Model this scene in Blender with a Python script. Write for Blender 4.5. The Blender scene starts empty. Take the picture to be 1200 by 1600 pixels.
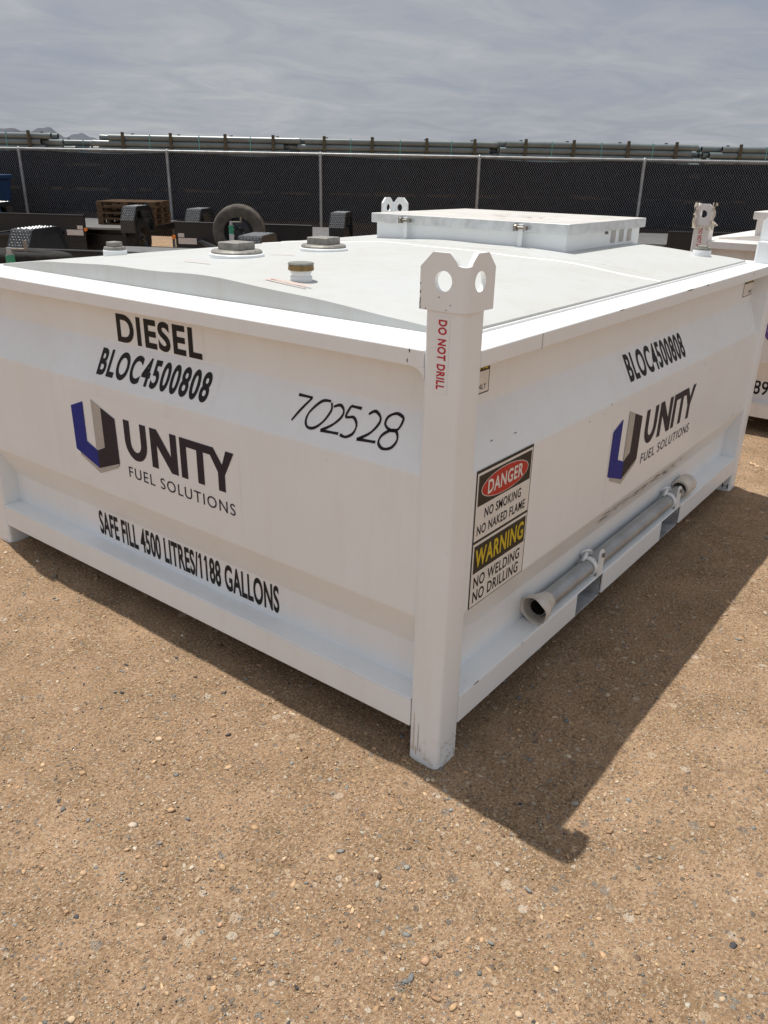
import bpy, bmesh, math, random
import numpy as np
from mathutils import Vector, Matrix
from mathutils.geometry import tessellate_polygon

random.seed(7); rng = np.random.default_rng(7)
sc = bpy.context.scene
col = sc.collection
R = math.radians
# ------------------------------------------------------------------ camera
cam_d = bpy.data.cameras.new('camera'); cam = bpy.data.objects.new('camera', cam_d); col.objects.link(cam)
cam_d.sensor_fit = 'VERTICAL'; cam_d.sensor_height = 24.0; cam_d.lens = 1248.62 / 1600 * 24.0
cam_d.clip_start = 0.05; cam_d.clip_end = 20000
rx = Vector((0.61308, -0.78980, 0.01849)); ux = Vector((0.30115, 0.25527, 0.91877)); fx = Vector((0.73037, 0.55772, -0.39435))
cam.matrix_world = Matrix(((rx.x, ux.x, -fx.x, -1.5067), (rx.y, ux.y, -fx.y, -0.9465), (rx.z, ux.z, -fx.z, 1.5469), (0, 0, 0, 1)))
sc.camera = cam
# ------------------------------------------------------------------ world
SUN = Vector((0.053, 0.367, 1.167)).normalized()
world = bpy.data.worlds.new("World"); sc.world = world; world.use_nodes = True
wn = world.node_tree; wn.nodes.clear()
def N(t, typ, **kw):
    n = t.nodes.new(typ)
    for k, v in kw.items():
        if k.startswith('i_'):
            n.inputs[k[2:].replace('_', ' ')].default_value = v
        else:
            setattr(n, k, v)
    return n
def ramp(t, fac, stops):
    n = t.nodes.new('ShaderNodeValToRGB'); cr = n.color_ramp
    while len(cr.elements) < len(stops): cr.elements.new(0.5)
    for e, (p, c) in zip(cr.elements, stops):
        e.position = p; e.color = (c, c, c, 1) if isinstance(c, (int, float)) else (*c, 1)
    t.links.new(fac, n.inputs[0]); return n.outputs[0]
def mathn(t, op, a, b=None, c=None, clamp=False):
    n = t.nodes.new('ShaderNodeMath'); n.operation = op; n.use_clamp = clamp
    for i, v in enumerate((a, b, c)):
        if v is None: continue
        if isinstance(v, (int, float)): n.inputs[i].default_value = v
        else: t.links.new(v, n.inputs[i])
    return n.outputs[0]
def mixc(t, fac, a, b, blend='MIX'):
    n = t.nodes.new('ShaderNodeMix'); n.data_type = 'RGBA'; n.blend_type = blend
    for s, v in ((n.inputs[0], fac), (n.inputs[6], a), (n.inputs[7], b)):
        if isinstance(v, (int, float)): s.default_value = v
        elif isinstance(v, tuple): s.default_value = (*v, 1) if len(v) == 3 else v
        else: t.links.new(v, s)
    return n.outputs[2]
sky = N(wn, 'ShaderNodeTexSky', sky_type='NISHITA', sun_disc=False)
sky.sun_elevation = math.asin(SUN.z); sky.sun_rotation = math.atan2(SUN.x, SUN.y)
sky.air_density = 1.0; sky.dust_density = 2.0; sky.altitude = 400
wtc = N(wn, 'ShaderNodeTexCoord'); sep = N(wn, 'ShaderNodeSeparateXYZ')
wn.links.new(wtc.outputs['Generated'], sep.inputs[0])
zz = mathn(wn, 'ADD', mathn(wn, 'MAXIMUM', sep.outputs[2], 0.0), 0.10)
cmb = N(wn, 'ShaderNodeCombineXYZ')
wn.links.new(mathn(wn, 'DIVIDE', sep.outputs[0], zz), cmb.inputs[0]); wn.links.new(mathn(wn, 'DIVIDE', sep.outputs[1], zz), cmb.inputs[1])
def wnoise(scale, det, rough, sx=1.0, off=0.0, dist=0.0):
    mp = N(wn, 'ShaderNodeMapping'); mp.inputs['Scale'].default_value = (scale, scale * sx, scale); mp.inputs['Location'].default_value = (off, off * .7, off)
    mp.inputs['Rotation'].default_value = (0, 0, R(33))
    wn.links.new(cmb.outputs[0], mp.inputs[0])
    no = N(wn, 'ShaderNodeTexNoise'); no.inputs['Scale'].default_value = 1; no.inputs['Detail'].default_value = det; no.inputs['Roughness'].default_value = rough
    no.inputs['Distortion'].default_value = dist
    wn.links.new(mp.outputs[0], no.inputs['Vector']); return no.outputs['Fac']
n1 = wnoise(0.50, 8, 0.60, 1.15, 3.1, .6); n2 = wnoise(1.7, 8, 0.62, 1.2, 9.3, .8)
nn = mathn(wn, 'ADD', mathn(wn, 'MULTIPLY', n1, .55), mathn(wn, 'MULTIPLY', n2, .45))
ccol = ramp(wn, nn, [(.34, (2.95, 3.15, 3.78)), (.45, (3.50, 3.70, 4.22)), (.54, (4.05, 4.22, 4.58)), (.64, (4.75, 4.88, 5.02))])
cfac = ramp(wn, nn, [(.33, .80), (.50, .95)])
skc = mixc(wn, cfac, sky.outputs[0], ccol)
# added fill: sky brightened out of view, behind the camera, lifting the shaded walls
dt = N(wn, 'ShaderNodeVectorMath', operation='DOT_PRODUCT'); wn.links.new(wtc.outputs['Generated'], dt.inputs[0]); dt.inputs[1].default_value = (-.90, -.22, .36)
fill_gain = mathn(wn, 'ADD', 1.0, mathn(wn, 'MULTIPLY', ramp(wn, dt.outputs['Value'], [(0.0, 0.0), (.8, 1.0)]), .36))
vm = N(wn, 'ShaderNodeVectorMath', operation='SCALE'); wn.links.new(skc, vm.inputs[0]); wn.links.new(fill_gain, vm.inputs['Scale']); skc = vm.outputs[0]
# the band of air near the horizon is slightly darker and bluer than the cloud above it
bg = N(wn, 'ShaderNodeBackground'); bg.inputs['Strength'].default_value = 0.10
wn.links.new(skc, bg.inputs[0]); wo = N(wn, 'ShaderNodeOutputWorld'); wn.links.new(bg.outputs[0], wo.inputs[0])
# ------------------------------------------------------------------ sun
sd = bpy.data.lights.new('sun', 'SUN'); sd.energy = 4.65; sd.angle = R(0.55); sd.color = (1.0, 0.95, 0.88)
so = bpy.data.objects.new('sun', sd); col.objects.link(so); so.rotation_euler = SUN.to_track_quat('Z', 'Y').to_euler(); so.location = (0, 0, 30)
vs = sc.view_settings; vs.view_transform = 'Standard'; vs.look = 'None'; vs.exposure = 0.0; vs.gamma = 1.0
sc.render.engine = 'CYCLES'
# ------------------------------------------------------------------ materials
def newmat(name):
    m = bpy.data.materials.new(name); m.use_nodes = True
    return m, m.node_tree, m.node_tree.nodes['Principled BSDF']
def objco(t, scale=(1, 1, 1)):
    tc = N(t, 'ShaderNodeTexCoord'); mp = N(t, 'ShaderNodeMapping'); mp.inputs['Scale'].default_value = scale
    t.links.new(tc.outputs['Object'], mp.inputs[0]); return mp.outputs[0]
def noise(t, vec, scale, det=4, rough=.55, dist=0):
    n = N(t, 'ShaderNodeTexNoise'); n.inputs['Scale'].default_value = scale; n.inputs['Detail'].default_value = det
    n.inputs['Roughness'].default_value = rough; n.inputs['Distortion'].default_value = dist
    t.links.new(vec, n.inputs['Vector']); return n.outputs['Fac']
def bump(t, p, h, strength, dist):
    b = N(t, 'ShaderNodeBump'); b.inputs['Strength'].default_value = strength; b.inputs['Distance'].default_value = dist
    t.links.new(h, b.inputs['Height']); t.links.new(b.outputs[0], p.inputs['Normal'])
def simple(name, c, rough=.5, metal=0.0, var=.12, scale=12, bmp=0.0, spec=.5, var_c=None):
    m, t, p = newmat(name); v = objco(t)
    f = noise(t, v, scale, 5, .6)
    lo = tuple(x * (1 - var) for x in c) if var_c is None else var_c
    hi = tuple(min(1, x * (1 + var)) for x in c)
    t.links.new(mixc(t, ramp(t, f, [(.35, 0.0), (.65, 1.0)]), lo, hi), p.inputs['Base Color'])
    p.inputs['Roughness'].default_value = rough; p.inputs['Metallic'].default_value = metal
    p.inputs['Specular IOR Level'].default_value = spec
    if bmp: bump(t, p, noise(t, v, scale * 6, 4), bmp, .004)
    return m
# painted white steel: dust film, faint streaks, orange-peel
def paint(name, base, dust, amt, rough=.38):
    m, t, p = newmat(name); v = objco(t); vs_ = objco(t, (9, 9, .9))
    f1 = noise(t, v, 2.3, 6, .6, .4); f2 = noise(t, vs_, 2.0, 5, .65)
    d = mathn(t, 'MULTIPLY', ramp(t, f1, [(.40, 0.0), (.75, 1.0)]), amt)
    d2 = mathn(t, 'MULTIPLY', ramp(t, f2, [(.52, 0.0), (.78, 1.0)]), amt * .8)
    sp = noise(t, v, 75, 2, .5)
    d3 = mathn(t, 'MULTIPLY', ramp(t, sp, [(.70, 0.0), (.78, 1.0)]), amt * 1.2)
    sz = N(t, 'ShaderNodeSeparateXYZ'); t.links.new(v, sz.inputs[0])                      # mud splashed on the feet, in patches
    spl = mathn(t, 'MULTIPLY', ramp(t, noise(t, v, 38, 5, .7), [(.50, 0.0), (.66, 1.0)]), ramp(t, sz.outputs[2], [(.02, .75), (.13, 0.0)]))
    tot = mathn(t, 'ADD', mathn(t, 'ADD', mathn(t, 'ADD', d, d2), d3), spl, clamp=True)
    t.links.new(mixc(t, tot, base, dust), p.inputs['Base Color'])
    t.links.new(mathn(t, 'ADD', mathn(t, 'MULTIPLY', f1, .25), rough - .12), p.inputs['Roughness'])
    bump(t, p, mathn(t, 'ADD', noise(t, v, 260, 2), mathn(t, 'MULTIPLY', noise(t, v, 3.0, 3), 5.0)), .10, .0015)
    return m
M = {}
M['paint'] = paint('white_paint', (.82, .85, .86), (.58, .50, .40), .14)
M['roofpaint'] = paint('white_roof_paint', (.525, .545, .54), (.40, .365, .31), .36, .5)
M['paint2'] = paint('dusty_white_paint', (.74, .72, .70), (.50, .42, .33), .40, .5)
M['pocket'] = simple('pocket_grey', (.36, .37, .38), .6, 0, .3, 14)
M['seam'] = simple('weld_paint', (.84, .84, .83), .35, 0, .03, 40, .3)
M['galv'] = simple('galvanised_steel', (.40, .42, .43), .42, .7, .13, 9, .1)
M['galvlid'] = simple('aluminium_lid', (.60, .585, .55), .5, .15, .10, 7, .05)
M['lidedge'] = simple('bare_aluminium_edge', (.62, .65, .66), .38, .55, .14, 18, .05)
M['cast'] = simple('cast_grey_metal', (.27, .26, .235), .55, .35, .22, 60, .25)
M['brass'] = simple('brass_ring', (.25, .17, .07), .42, .6, .25, 60)
M['capgrey'] = simple('grey_cap', (.20, .21, .19), .6, .1, .15, 60)
M['bolt'] = simple('bolt_steel', (.24, .22, .19), .4, .8, .3, 90)
M['black'] = simple('black_trailer_paint', (.005, .0055, .007), .45, 0, .35, 8)
M['tread'] = simple('tread_plate', (.05, .053, .056), .30, .6, .3, 30)
M['treadhi'] = simple('tread_plate_raised', (.27, .28, .29), .3, .5, .2, 40)
M['rubber'] = simple('tyre_rubber', (.024, .023, .022), .85, 0, .3, 14, .3, .25)
M['rubdust'] = simple('dusty_tyre_rubber', (.095, .085, .073), .9, 0, .3, 9, .3, .2)
M['rim'] = simple('dark_rim', (.03, .031, .034), .4, .4, .3, 20)
M['deck'] = simple('deck_plate', (.17, .17, .17), .5, .4, .2, 10, .1)
M['wood'] = simple('pallet_wood', (.115, .072, .042), .85, 0, .35, 9, .4, .2)
M['lumber'] = simple('grey_lumber', (.085, .075, .052), .85, 0, .3, 9, .3, .2)
M['pipe'] = simple('grey_pvc', (.145, .175, .18), .32, 0, .12, 2.0)
M['pipein'] = simple('pipe_hollow', (.03, .03, .034), .8, 0, .2, 6)
M['strap'] = simple('teal_strap', (.12, .42, .40), .5, 0, .1, 6)
M['amber'] = simple('amber_lens', (.75, .20, .02), .25, 0, .1, 20)
M['decal'] = simple('pale_decal', (.55, .52, .50), .5, 0, .25, 60)
M['green'] = simple('green_label', (.03, .26, .14), .5, 0, .15, 60)
M['bin'] = simple('blue_bin', (.012, .045, .115), .5, 0, .2, 4)
M['binlid'] = simple('dark_lid', (.02, .03, .05), .6, 0, .2, 4)
M['fencegalv'] = simple('fence_galvanised', (.42, .43, .43), .5, .5, .15, 8)
M['wire'] = simple('fence_wire', (.27, .285, .31), .55, .2, .10, 8)
M['ink'] = simple('black_vinyl', (.018, .017, .017), .4, 0, .1, 50)
M['inkp'] = simple('dark_plum_vinyl', (.030, .024, .034), .38, 0, .1, 50)
M['marker'] = simple('marker_pen', (.022, .014, .016), .5, 0, .2, 80)
M['navy'] = simple('navy_vinyl', (.016, .026, .23), .35, 0, .06, 30)
M['lgrey'] = simple('grey_vinyl', (.42, .40, .37), .4, 0, .05, 30)
M['film'] = simple('clear_sticker_film', (.812, .828, .832), .36, 0, .008, 10)
M['red'] = simple('red_vinyl', (.48, .045, .03), .4, 0, .08, 50)
M['dred'] = simple('crimson_print', (.50, .012, .03), .45, 0, .08, 60)
M['fred'] = simple('faded_red_print', (.62, .40, .33), .6, 0, .2, 120)
M['swhite'] = simple('sign_white', (.72, .70, .66), .4, 0, .04, 30)
M['sblack'] = simple('sign_black', (.045, .038, .026), .42, 0, .15, 60)
M['yellow'] = simple('sign_yellow', (.62, .46, .03), .42, 0, .08, 50)
M['purple'] = simple('purple_print', (.12, .05, .22), .4, 0, .1, 50)
M['dgreen'] = simple('stencil_green', (.02, .06, .045), .6, 0, .2, 50)
M['scuff'] = simple('scuff_marks', (.13, .115, .10), .8, 0, .4, 120)
M['chip'] = simple('paint_chip', (.06, .035, .025), .8, 0, .4, 120)
M['sleeve'] = simple('milky_plastic', (.62, .58, .52), .45, 0, .12, 25, .2)
M['wrap'] = simple('torn_wrap', (.62, .56, .46), .35, 0, .25, 30, .5)
M['inside'] = simple('pipe_inside', (.035, .028, .022), .8, 0, .3, 30)
M['hill'] = simple('hazed_rock', (.075, .085, .105), .95, 0, .25, .01)  # distance haze is put into the blue-grey rock colour
for k_ in ('ink', 'inkp', 'navy', 'sblack', 'marker', 'red', 'yellow'):
    p_ = M[k_].node_tree.nodes['Principled BSDF']; p_.inputs['Specular IOR Level'].default_value = .18; p_.inputs['Roughness'].default_value = .55
# screen cloth: knitted, lets a little light through
m, t, p = newmat('windscreen_cloth'); v = objco(t)
f = noise(t, v, 1.1, 5, .6)
t.links.new(mixc(t, f, (.005, .006, .011), (.010, .011, .015)), p.inputs['Base Color']); p.inputs['Roughness'].default_value = .8
p.inputs['Specular IOR Level'].default_value = .2
tr = N(t, 'ShaderNodeBsdfTransparent'); ms = N(t, 'ShaderNodeMixShader'); ms.inputs[0].default_value = .02
t.links.new(p.outputs[0], ms.inputs[1]); t.links.new(tr.outputs[0], ms.inputs[2]); t.links.new(ms.outputs[0], t.nodes['Material Output'].inputs[0]); M['screen'] = m
# ground
m, t, p = newmat('gravelly_soil'); tc = N(t, 'ShaderNodeTexCoord'); v = tc.outputs['Object']
big = noise(t, v, .55, 6, .6, .3); mid = noise(t, v, 5.5, 7, .62); fine = noise(t, v, 70, 5, .7); vf = noise(t, v, 330, 3, .7)
c0 = mixc(t, ramp(t, big, [(.35, 0.0), (.68, 1.0)]), (.350, .226, .138), (.465, .312, .196))
c1 = mixc(t, ramp(t, mid, [(.36, 0.0), (.62, 1.0)]), (.275, .180, .104), c0)
crumb = noise(t, v, 125, 4, .68); rough_m = ramp(t, noise(t, v, 1.7, 4, .6), [(.35, .45), (.62, 1.0)])
c2 = mixc(t, mathn(t, 'MULTIPLY', ramp(t, crumb, [(.53, 0.0), (.63, 1.0)]), .75), c1, (.56, .42, .275))
c3 = mixc(t, mathn(t, 'MULTIPLY', mathn(t, 'MULTIPLY', ramp(t, crumb, [(.36, 1.0), (.46, 0.0)]), rough_m), .80), c2, (.115, .072, .040))  # dark specks paint the shade between grains into the soil colour
wv = N(t, 'ShaderNodeVectorMath', operation='ADD'); nz_ = N(t, 'ShaderNodeTexNoise'); nz_.inputs['Scale'].default_value = 90; nz_.inputs['Detail'].default_value = 2; t.links.new(v, nz_.inputs['Vector'])
sc_ = N(t, 'ShaderNodeVectorMath', operation='SCALE'); t.links.new(nz_.outputs['Color'], sc_.inputs[0]); sc_.inputs['Scale'].default_value = .012
t.links.new(v, wv.inputs[0]); t.links.new(sc_.outputs[0], wv.inputs[1])
def chips(scale, share, size, pal, seedoff):
    vo = N(t, 'ShaderNodeTexVoronoi'); vo.inputs['Scale'].default_value = scale; mp = N(t, 'ShaderNodeMapping'); mp.inputs['Location'].default_value = (seedoff, seedoff * 2, 0); t.links.new(wv.outputs[0], mp.inputs[0]); t.links.new(mp.outputs[0], vo.inputs['Vector'])
    sx = N(t, 'ShaderNodeSeparateColor'); t.links.new(vo.outputs['Color'], sx.inputs[0])
    rad = mathn(t, 'MULTIPLY', mathn(t, 'ADD', sx.outputs[2], .35), size)
    body = ramp(t, mathn(t, 'SUBTRACT', rad, vo.outputs['Distance']), [(.0, 0.0), (.05, 1.0)])
    return mathn(t, 'MULTIPLY', body, ramp(t, sx.outputs[0], [(1 - share - .01, 0.0), (1 - share + .01, 1.0)])), ramp(t, sx.outputs[1], pal)
PAL = [(0.0, (.09, .088, .085)), (.14, (.19, .19, .18)), (.30, (.27, .265, .24)), (.36, (.46, .32, .20)), (.62, (.55, .42, .28)), (.85, (.60, .50, .38)), (1.0, (.66, .60, .50))]
g1, p1 = chips(150, .60, .40, PAL, 3.0); g2, p2 = chips(62, .30, .36, PAL, 7.0); g3, p3 = chips(30, .13, .34, PAL, 11.0)
c4 = mixc(t, mathn(t, 'MULTIPLY', g1, .75), c3, p1); c4 = mixc(t, mathn(t, 'MULTIPLY', g2, .72), c4, p2); c4 = mixc(t, mathn(t, 'MULTIPLY', g3, .55), c4, p3)
t.links.new(c4, p.inputs['Base Color']); p.inputs['Roughness'].default_value = .95; p.inputs['Specular IOR Level'].default_value = .15
hh = mathn(t, 'ADD', mathn(t, 'ADD', mathn(t, 'MULTIPLY', mid, 2.2), mathn(t, 'MULTIPLY', crumb, 1.5)), mathn(t, 'ADD', mathn(t, 'MULTIPLY', g2, .35), mathn(t, 'MULTIPLY', g1, .30)))
bump(t, p, hh, .95, .0075); M['soil'] = m
# stones carry their own mineral colour as an attribute
m, t, p = newmat('loose_stone'); at = N(t, 'ShaderNodeAttribute'); at.attribute_name = 'stone_colour'; v = objco(t)
f = noise(t, v, 220, 3, .6)
t.links.new(mixc(t, .55, at.outputs['Color'], mixc(t, f, (.55, .55, .55), (1.35, 1.3, 1.25)), 'MULTIPLY'), p.inputs['Base Color']); p.inputs['Roughness'].default_value = .85
p.inputs['Specular IOR Level'].default_value = .25; M['stone'] = m
# ------------------------------------------------------------------ helpers
def tag(o, label=None, cat=None, group=None, kind=None):
    if label: o['label'] = label
    if cat: o['category'] = cat
    if group: o['group'] = group
    if kind: o['kind'] = kind
    return o
def empty(name, loc, rz=0, parent=None):
    o = bpy.data.objects.new(name, None); col.objects.link(o); o.location = loc; o.rotation_euler = (0, 0, rz); o.empty_display_size = .1
    return o
class MB:
    def __init__(s): s.v = []; s.f = []; s.mi = []
    def add(s, vs_, fs, mi=0):
        b = len(s.v); s.v += [tuple(x) for x in vs_]; s.f += [tuple(i + b for i in f) for f in fs]; s.mi += [mi] * len(fs); return s
    def box(s, a, b, mi=0):
        (x0, y0, z0), (x1, y1, z1) = a, b
        return s.add([(x0, y0, z0), (x1, y0, z0), (x1, y1, z0), (x0, y1, z0), (x0, y0, z1), (x1, y0, z1), (x1, y1, z1), (x0, y1, z1)],
                     [(0, 3, 2, 1), (4, 5, 6, 7), (0, 1, 5, 4), (1, 2, 6, 5), (2, 3, 7, 6), (3, 0, 4, 7)], mi)
    def prism(s, poly, z0, z1, mi=0):
        n = len(poly); vs_ = [(x, y, z0) for x, y in poly] + [(x, y, z1) for x, y in poly]
        return s.add(vs_, [tuple(range(n))[::-1], tuple(range(n, 2 * n))] + [(i, (i + 1) % n, n + (i + 1) % n, n + i) for i in range(n)], mi)
    def tube(s, a, b, r0, r1=None, n=16, mi=0, cap=True):
        r1 = r0 if r1 is None else r1
        a = Vector(a); b = Vector(b); d = (b - a).normalized(); h = Vector((0, 0, 1)) if abs(d.z) < .9 else Vector((1, 0, 0))
        e = d.cross(h).normalized(); g = d.cross(e)
        vs_ = [a + (e * math.cos(2 * math.pi * i / n) + g * math.sin(2 * math.pi * i / n)) * r0 for i in range(n)] + \
              [b + (e * math.cos(2 * math.pi * i / n) + g * math.sin(2 * math.pi * i / n)) * r1 for i in range(n)]
        fs = [(i, (i + 1) % n, n + (i + 1) % n, n + i) for i in range(n)]
        if cap: fs += [tuple(range(n))[::-1], tuple(range(n, 2 * n))]
        return s.add(vs_, fs, mi)
    def lathe(s, prof, n=32, frame=None, mi=0, closed=False, rfun=None):
        frame = frame or Matrix.Identity(4); vs_ = []; k = len(prof)
        for i in range(n):
            a = 2 * math.pi * i / n
            for j, (r, z) in enumerate(prof):
                rr = rfun(i, j, r) if rfun else r
                vs_.append(frame @ Vector((rr * math.cos(a), rr * math.sin(a), z)))
        fs = []
        for i in range(n):
            i2 = (i + 1) % n
            for j in range(k if closed else k - 1):
                j2 = (j + 1) % k
                fs.append((i * k + j, i2 * k + j, i2 * k + j2, i * k + j2))
        return s.add(vs_, fs, mi)
    def build(s, name, mats, parent=None, smooth=False, bevel=0, seg=2, angle=35, loc=None):
        me = bpy.data.meshes.new(name); me.from_pydata(s.v, [], s.f)
        mats = mats if isinstance(mats, (list, tuple)) else [mats]
        for mm in mats: me.materials.append(mm)
        if len(mats) > 1: me.polygons.foreach_set('material_index', s.mi)
        bm = bmesh.new(); bm.from_mesh(me); bmesh.ops.recalc_face_normals(bm, faces=bm.faces); bm.to_mesh(me); bm.free()
        if smooth or bevel:
            me.polygons.foreach_set('use_smooth', [True] * len(me.polygons))
            me.set_sharp_from_angle(angle=R(angle))
        o = bpy.data.objects.new(name, me); col.objects.link(o)
        if parent: o.parent = parent
        if loc: o.location = loc
        if bevel:
            b = o.modifiers.new('bevel', 'BEVEL'); b.width = bevel; b.segments = seg; b.limit_method = 'ANGLE'; b.angle_limit = R(min(angle, 40) if angle < 20 else 40); b.harden_normals = True
        return o
def kids(o): return [c for c in bpy.data.objects if c.parent == o]
def copy_tree(o, parent=None):
    c = o.copy(); col.objects.link(c)
    if parent: c.parent = parent
    for ch in kids(o): copy_tree(ch, c)
    return c
def rrect(x0, y0, x1, y1, r, n=5):
    out = []
    for cx, cy, a0 in ((x1 - r, y0 + r, -90), (x1 - r, y1 - r, 0), (x0 + r, y1 - r, 90), (x0 + r, y0 + r, 180)):
        for i in range(n + 1):
            a = R(a0 + 90 * i / n); out.append((cx + r * math.cos(a), cy + r * math.sin(a)))
    return out
# text outlines come from the built-in font and end up as plain meshes
_tc = {}
def glyphs(s, bold=0.0, spacing=1.0):
    key = (s, bold, spacing)
    if key in _tc: return _tc[key]
    cu = bpy.data.curves.new('lettering', 'FONT'); cu.body = s; cu.size = 1; cu.offset = bold; cu.space_character = spacing; cu.resolution_u = 6; cu.fill_mode = 'FRONT'
    ob = bpy.data.objects.new('lettering', cu); col.objects.link(ob)
    dg = bpy.context.evaluated_depsgraph_get(); me = ob.evaluated_get(dg).to_mesh()
    V = np.array([v.co[:2] for v in me.vertices]); F = [tuple(p.vertices) for p in me.polygons]
    ob.evaluated_get(dg).to_mesh_clear(); bpy.data.objects.remove(ob); bpy.data.curves.remove(cu)
    lo, hi = V.min(0), V.max(0)
    _tc[key] = ((V - lo) / (hi - lo), F); return _tc[key]
def text_mb(mb, s, a0, b0, a1, b1, fn, bold=0.0, spacing=1.0, mi=0, thick=0, skew=0.0):
    V, F = glyphs(s, bold, spacing)
    # a cut at every fold of the sheet is not needed: letters are dense enough to follow it
    mb.add([fn(a0 + (a1 - a0) * x + skew * (y - .5), b0 + (b1 - b0) * y) for x, y in V], F, mi)
def poly_mb(mb, pts, fn, mi=0):
    tris = tessellate_polygon([[Vector((x, y, 0)) for x, y in pts]])
    mb.add([fn(x, y) for x, y in pts], [tuple(t) for t in tris], mi)
def stroke_mb(mb, pts, w, fn, mi=0, closed=False):
    # catmull-rom through the points, swept with a width that varies like a pen's
    P = [Vector(p) for p in pts]; n = len(P); out = []
    rngk = range(n if closed else n - 1)
    for k in rngk:
        p0, p1, p2, p3 = (P[(k - 1) % n] if closed or k > 0 else P[k], P[k], P[(k + 1) % n], P[(k + 2) % n] if closed or k + 2 < n else P[k + 1])
        for i in range(8):
            u = i / 8; out.append(.5 * ((2 * p1) + (p2 - p0) * u + (2 * p0 - 5 * p1 + 4 * p2 - p3) * u * u + (3 * p1 - p0 - 3 * p2 + p3) * u ** 3))
    if not closed: out.append(P[-1])
    L, Rr = [], []; m_ = len(out)
    for i, q in enumerate(out):
        d = (out[(i + 1) % m_] - out[i - 1]) if closed else (out[min(i + 1, m_ - 1)] - out[max(i - 1, 0)])
        d = d.normalized() if d.length > 0 else Vector((1, 0)); nrm = Vector((-d.y, d.x)); ww = w * (.40 + .16 * abs(math.sin(i * .21 + len(pts))) + .12 * abs(d.x))
        L.append(q + nrm * ww); Rr.append(q - nrm * ww)
    vs_ = [fn(q.x, q.y) for q in L] + [fn(q.x, q.y) for q in Rr]
    fs = [(i, (i + 1) % m_, m_ + (i + 1) % m_, m_ + i) for i in range(m_ if closed else m_ - 1)]
    mb.add(vs_, fs, mi)

# ------------------------------------------------------------------ ground
def vnoise(x, y, f, seed):
    x = np.asarray(x) * f + seed * 13.7; y = np.asarray(y) * f + seed * 7.3
    i = np.floor(x); j = np.floor(y); u = x - i; w = y - j; u = u * u * (3 - 2 * u); w = w * w * (3 - 2 * w)
    def h(a, b): return np.modf(np.abs(np.sin(a * 127.1 + b * 311.7 + seed * 74.7) * 43758.5453))[0]
    return (h(i, j) * (1 - u) + h(i + 1, j) * u) * (1 - w) + (h(i, j + 1) * (1 - u) + h(i + 1, j + 1) * u) * w
def gh(x, y):
    x = np.asarray(x, float); y = np.asarray(y, float)
    fade = np.clip(1.6 - np.hypot(x, y) / 14, 0, 1)
    h = (vnoise(x, y, .8, 1) - .5) * .016 + (vnoise(x, y, 3.1, 2) - .5) * .011 + (vnoise(x, y, 9, 3) - .5) * .007 + (vnoise(x, y, 27, 4) - .5) * .0035
    h = h + (1 - np.abs(2 * vnoise(x, y, 2.3, 11) - 1)) ** 7 * .008 * np.clip(vnoise(x, y, .7, 12) * 2 - .6, 0, 1) + (vnoise(x, y, 55, 6) - .5) * .003
    for px_, py_ in ((.05, .05), (.05, 2.3), (2.8, .05), (2.8, 2.3)):                  # soil pushed up round the tank's feet
        h = h + .011 * np.exp(-((np.hypot(x - px_, y - py_) - .085) / .035) ** 2) * (.6 + .8 * vnoise(x, y, 16, 8))
    return h * fade - .003
fineg = np.arange(-2.6, 4.6, .028)
outer = np.array([4.75, 5, 5.4, 6, 7, 8.5, 10, 12, 15, 19, 24, 30, 40, 60, 100, 200, 500, 1500, 6000.])
xs = np.concatenate([-(outer[::-1] - 2), fineg, outer]); ys = xs.copy()
X, Y = np.meshgrid(xs, ys, indexing='ij'); Zg = gh(X, Y); nx, ny = X.shape
me = bpy.data.meshes.new('ground'); vv = np.stack([X, Y, Zg], -1).reshape(-1, 3)
ii = np.arange(nx * ny).reshape(nx, ny); q = np.stack([ii[:-1, :-1], ii[1:, :-1], ii[1:, 1:], ii[:-1, 1:]], -1).reshape(-1, 4)
def mesh_np(me, V, F):
    me.vertices.add(len(V)); me.vertices.foreach_set('co', V.astype(np.float32).ravel())
    k = F.shape[1]; me.loops.add(F.size); me.loops.foreach_set('vertex_index', F.astype(np.int32).ravel())
    me.polygons.add(len(F)); me.polygons.foreach_set('loop_start', np.arange(0, F.size, k, dtype=np.int32)); me.update(calc_edges=True); me.validate()
mesh_np(me, vv, q); me.polygons.foreach_set('use_smooth', [True] * len(me.polygons)); me.materials.append(M['soil'])
go = bpy.data.objects.new('ground', me); col.objects.link(go); tag(go, kind='structure')

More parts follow.
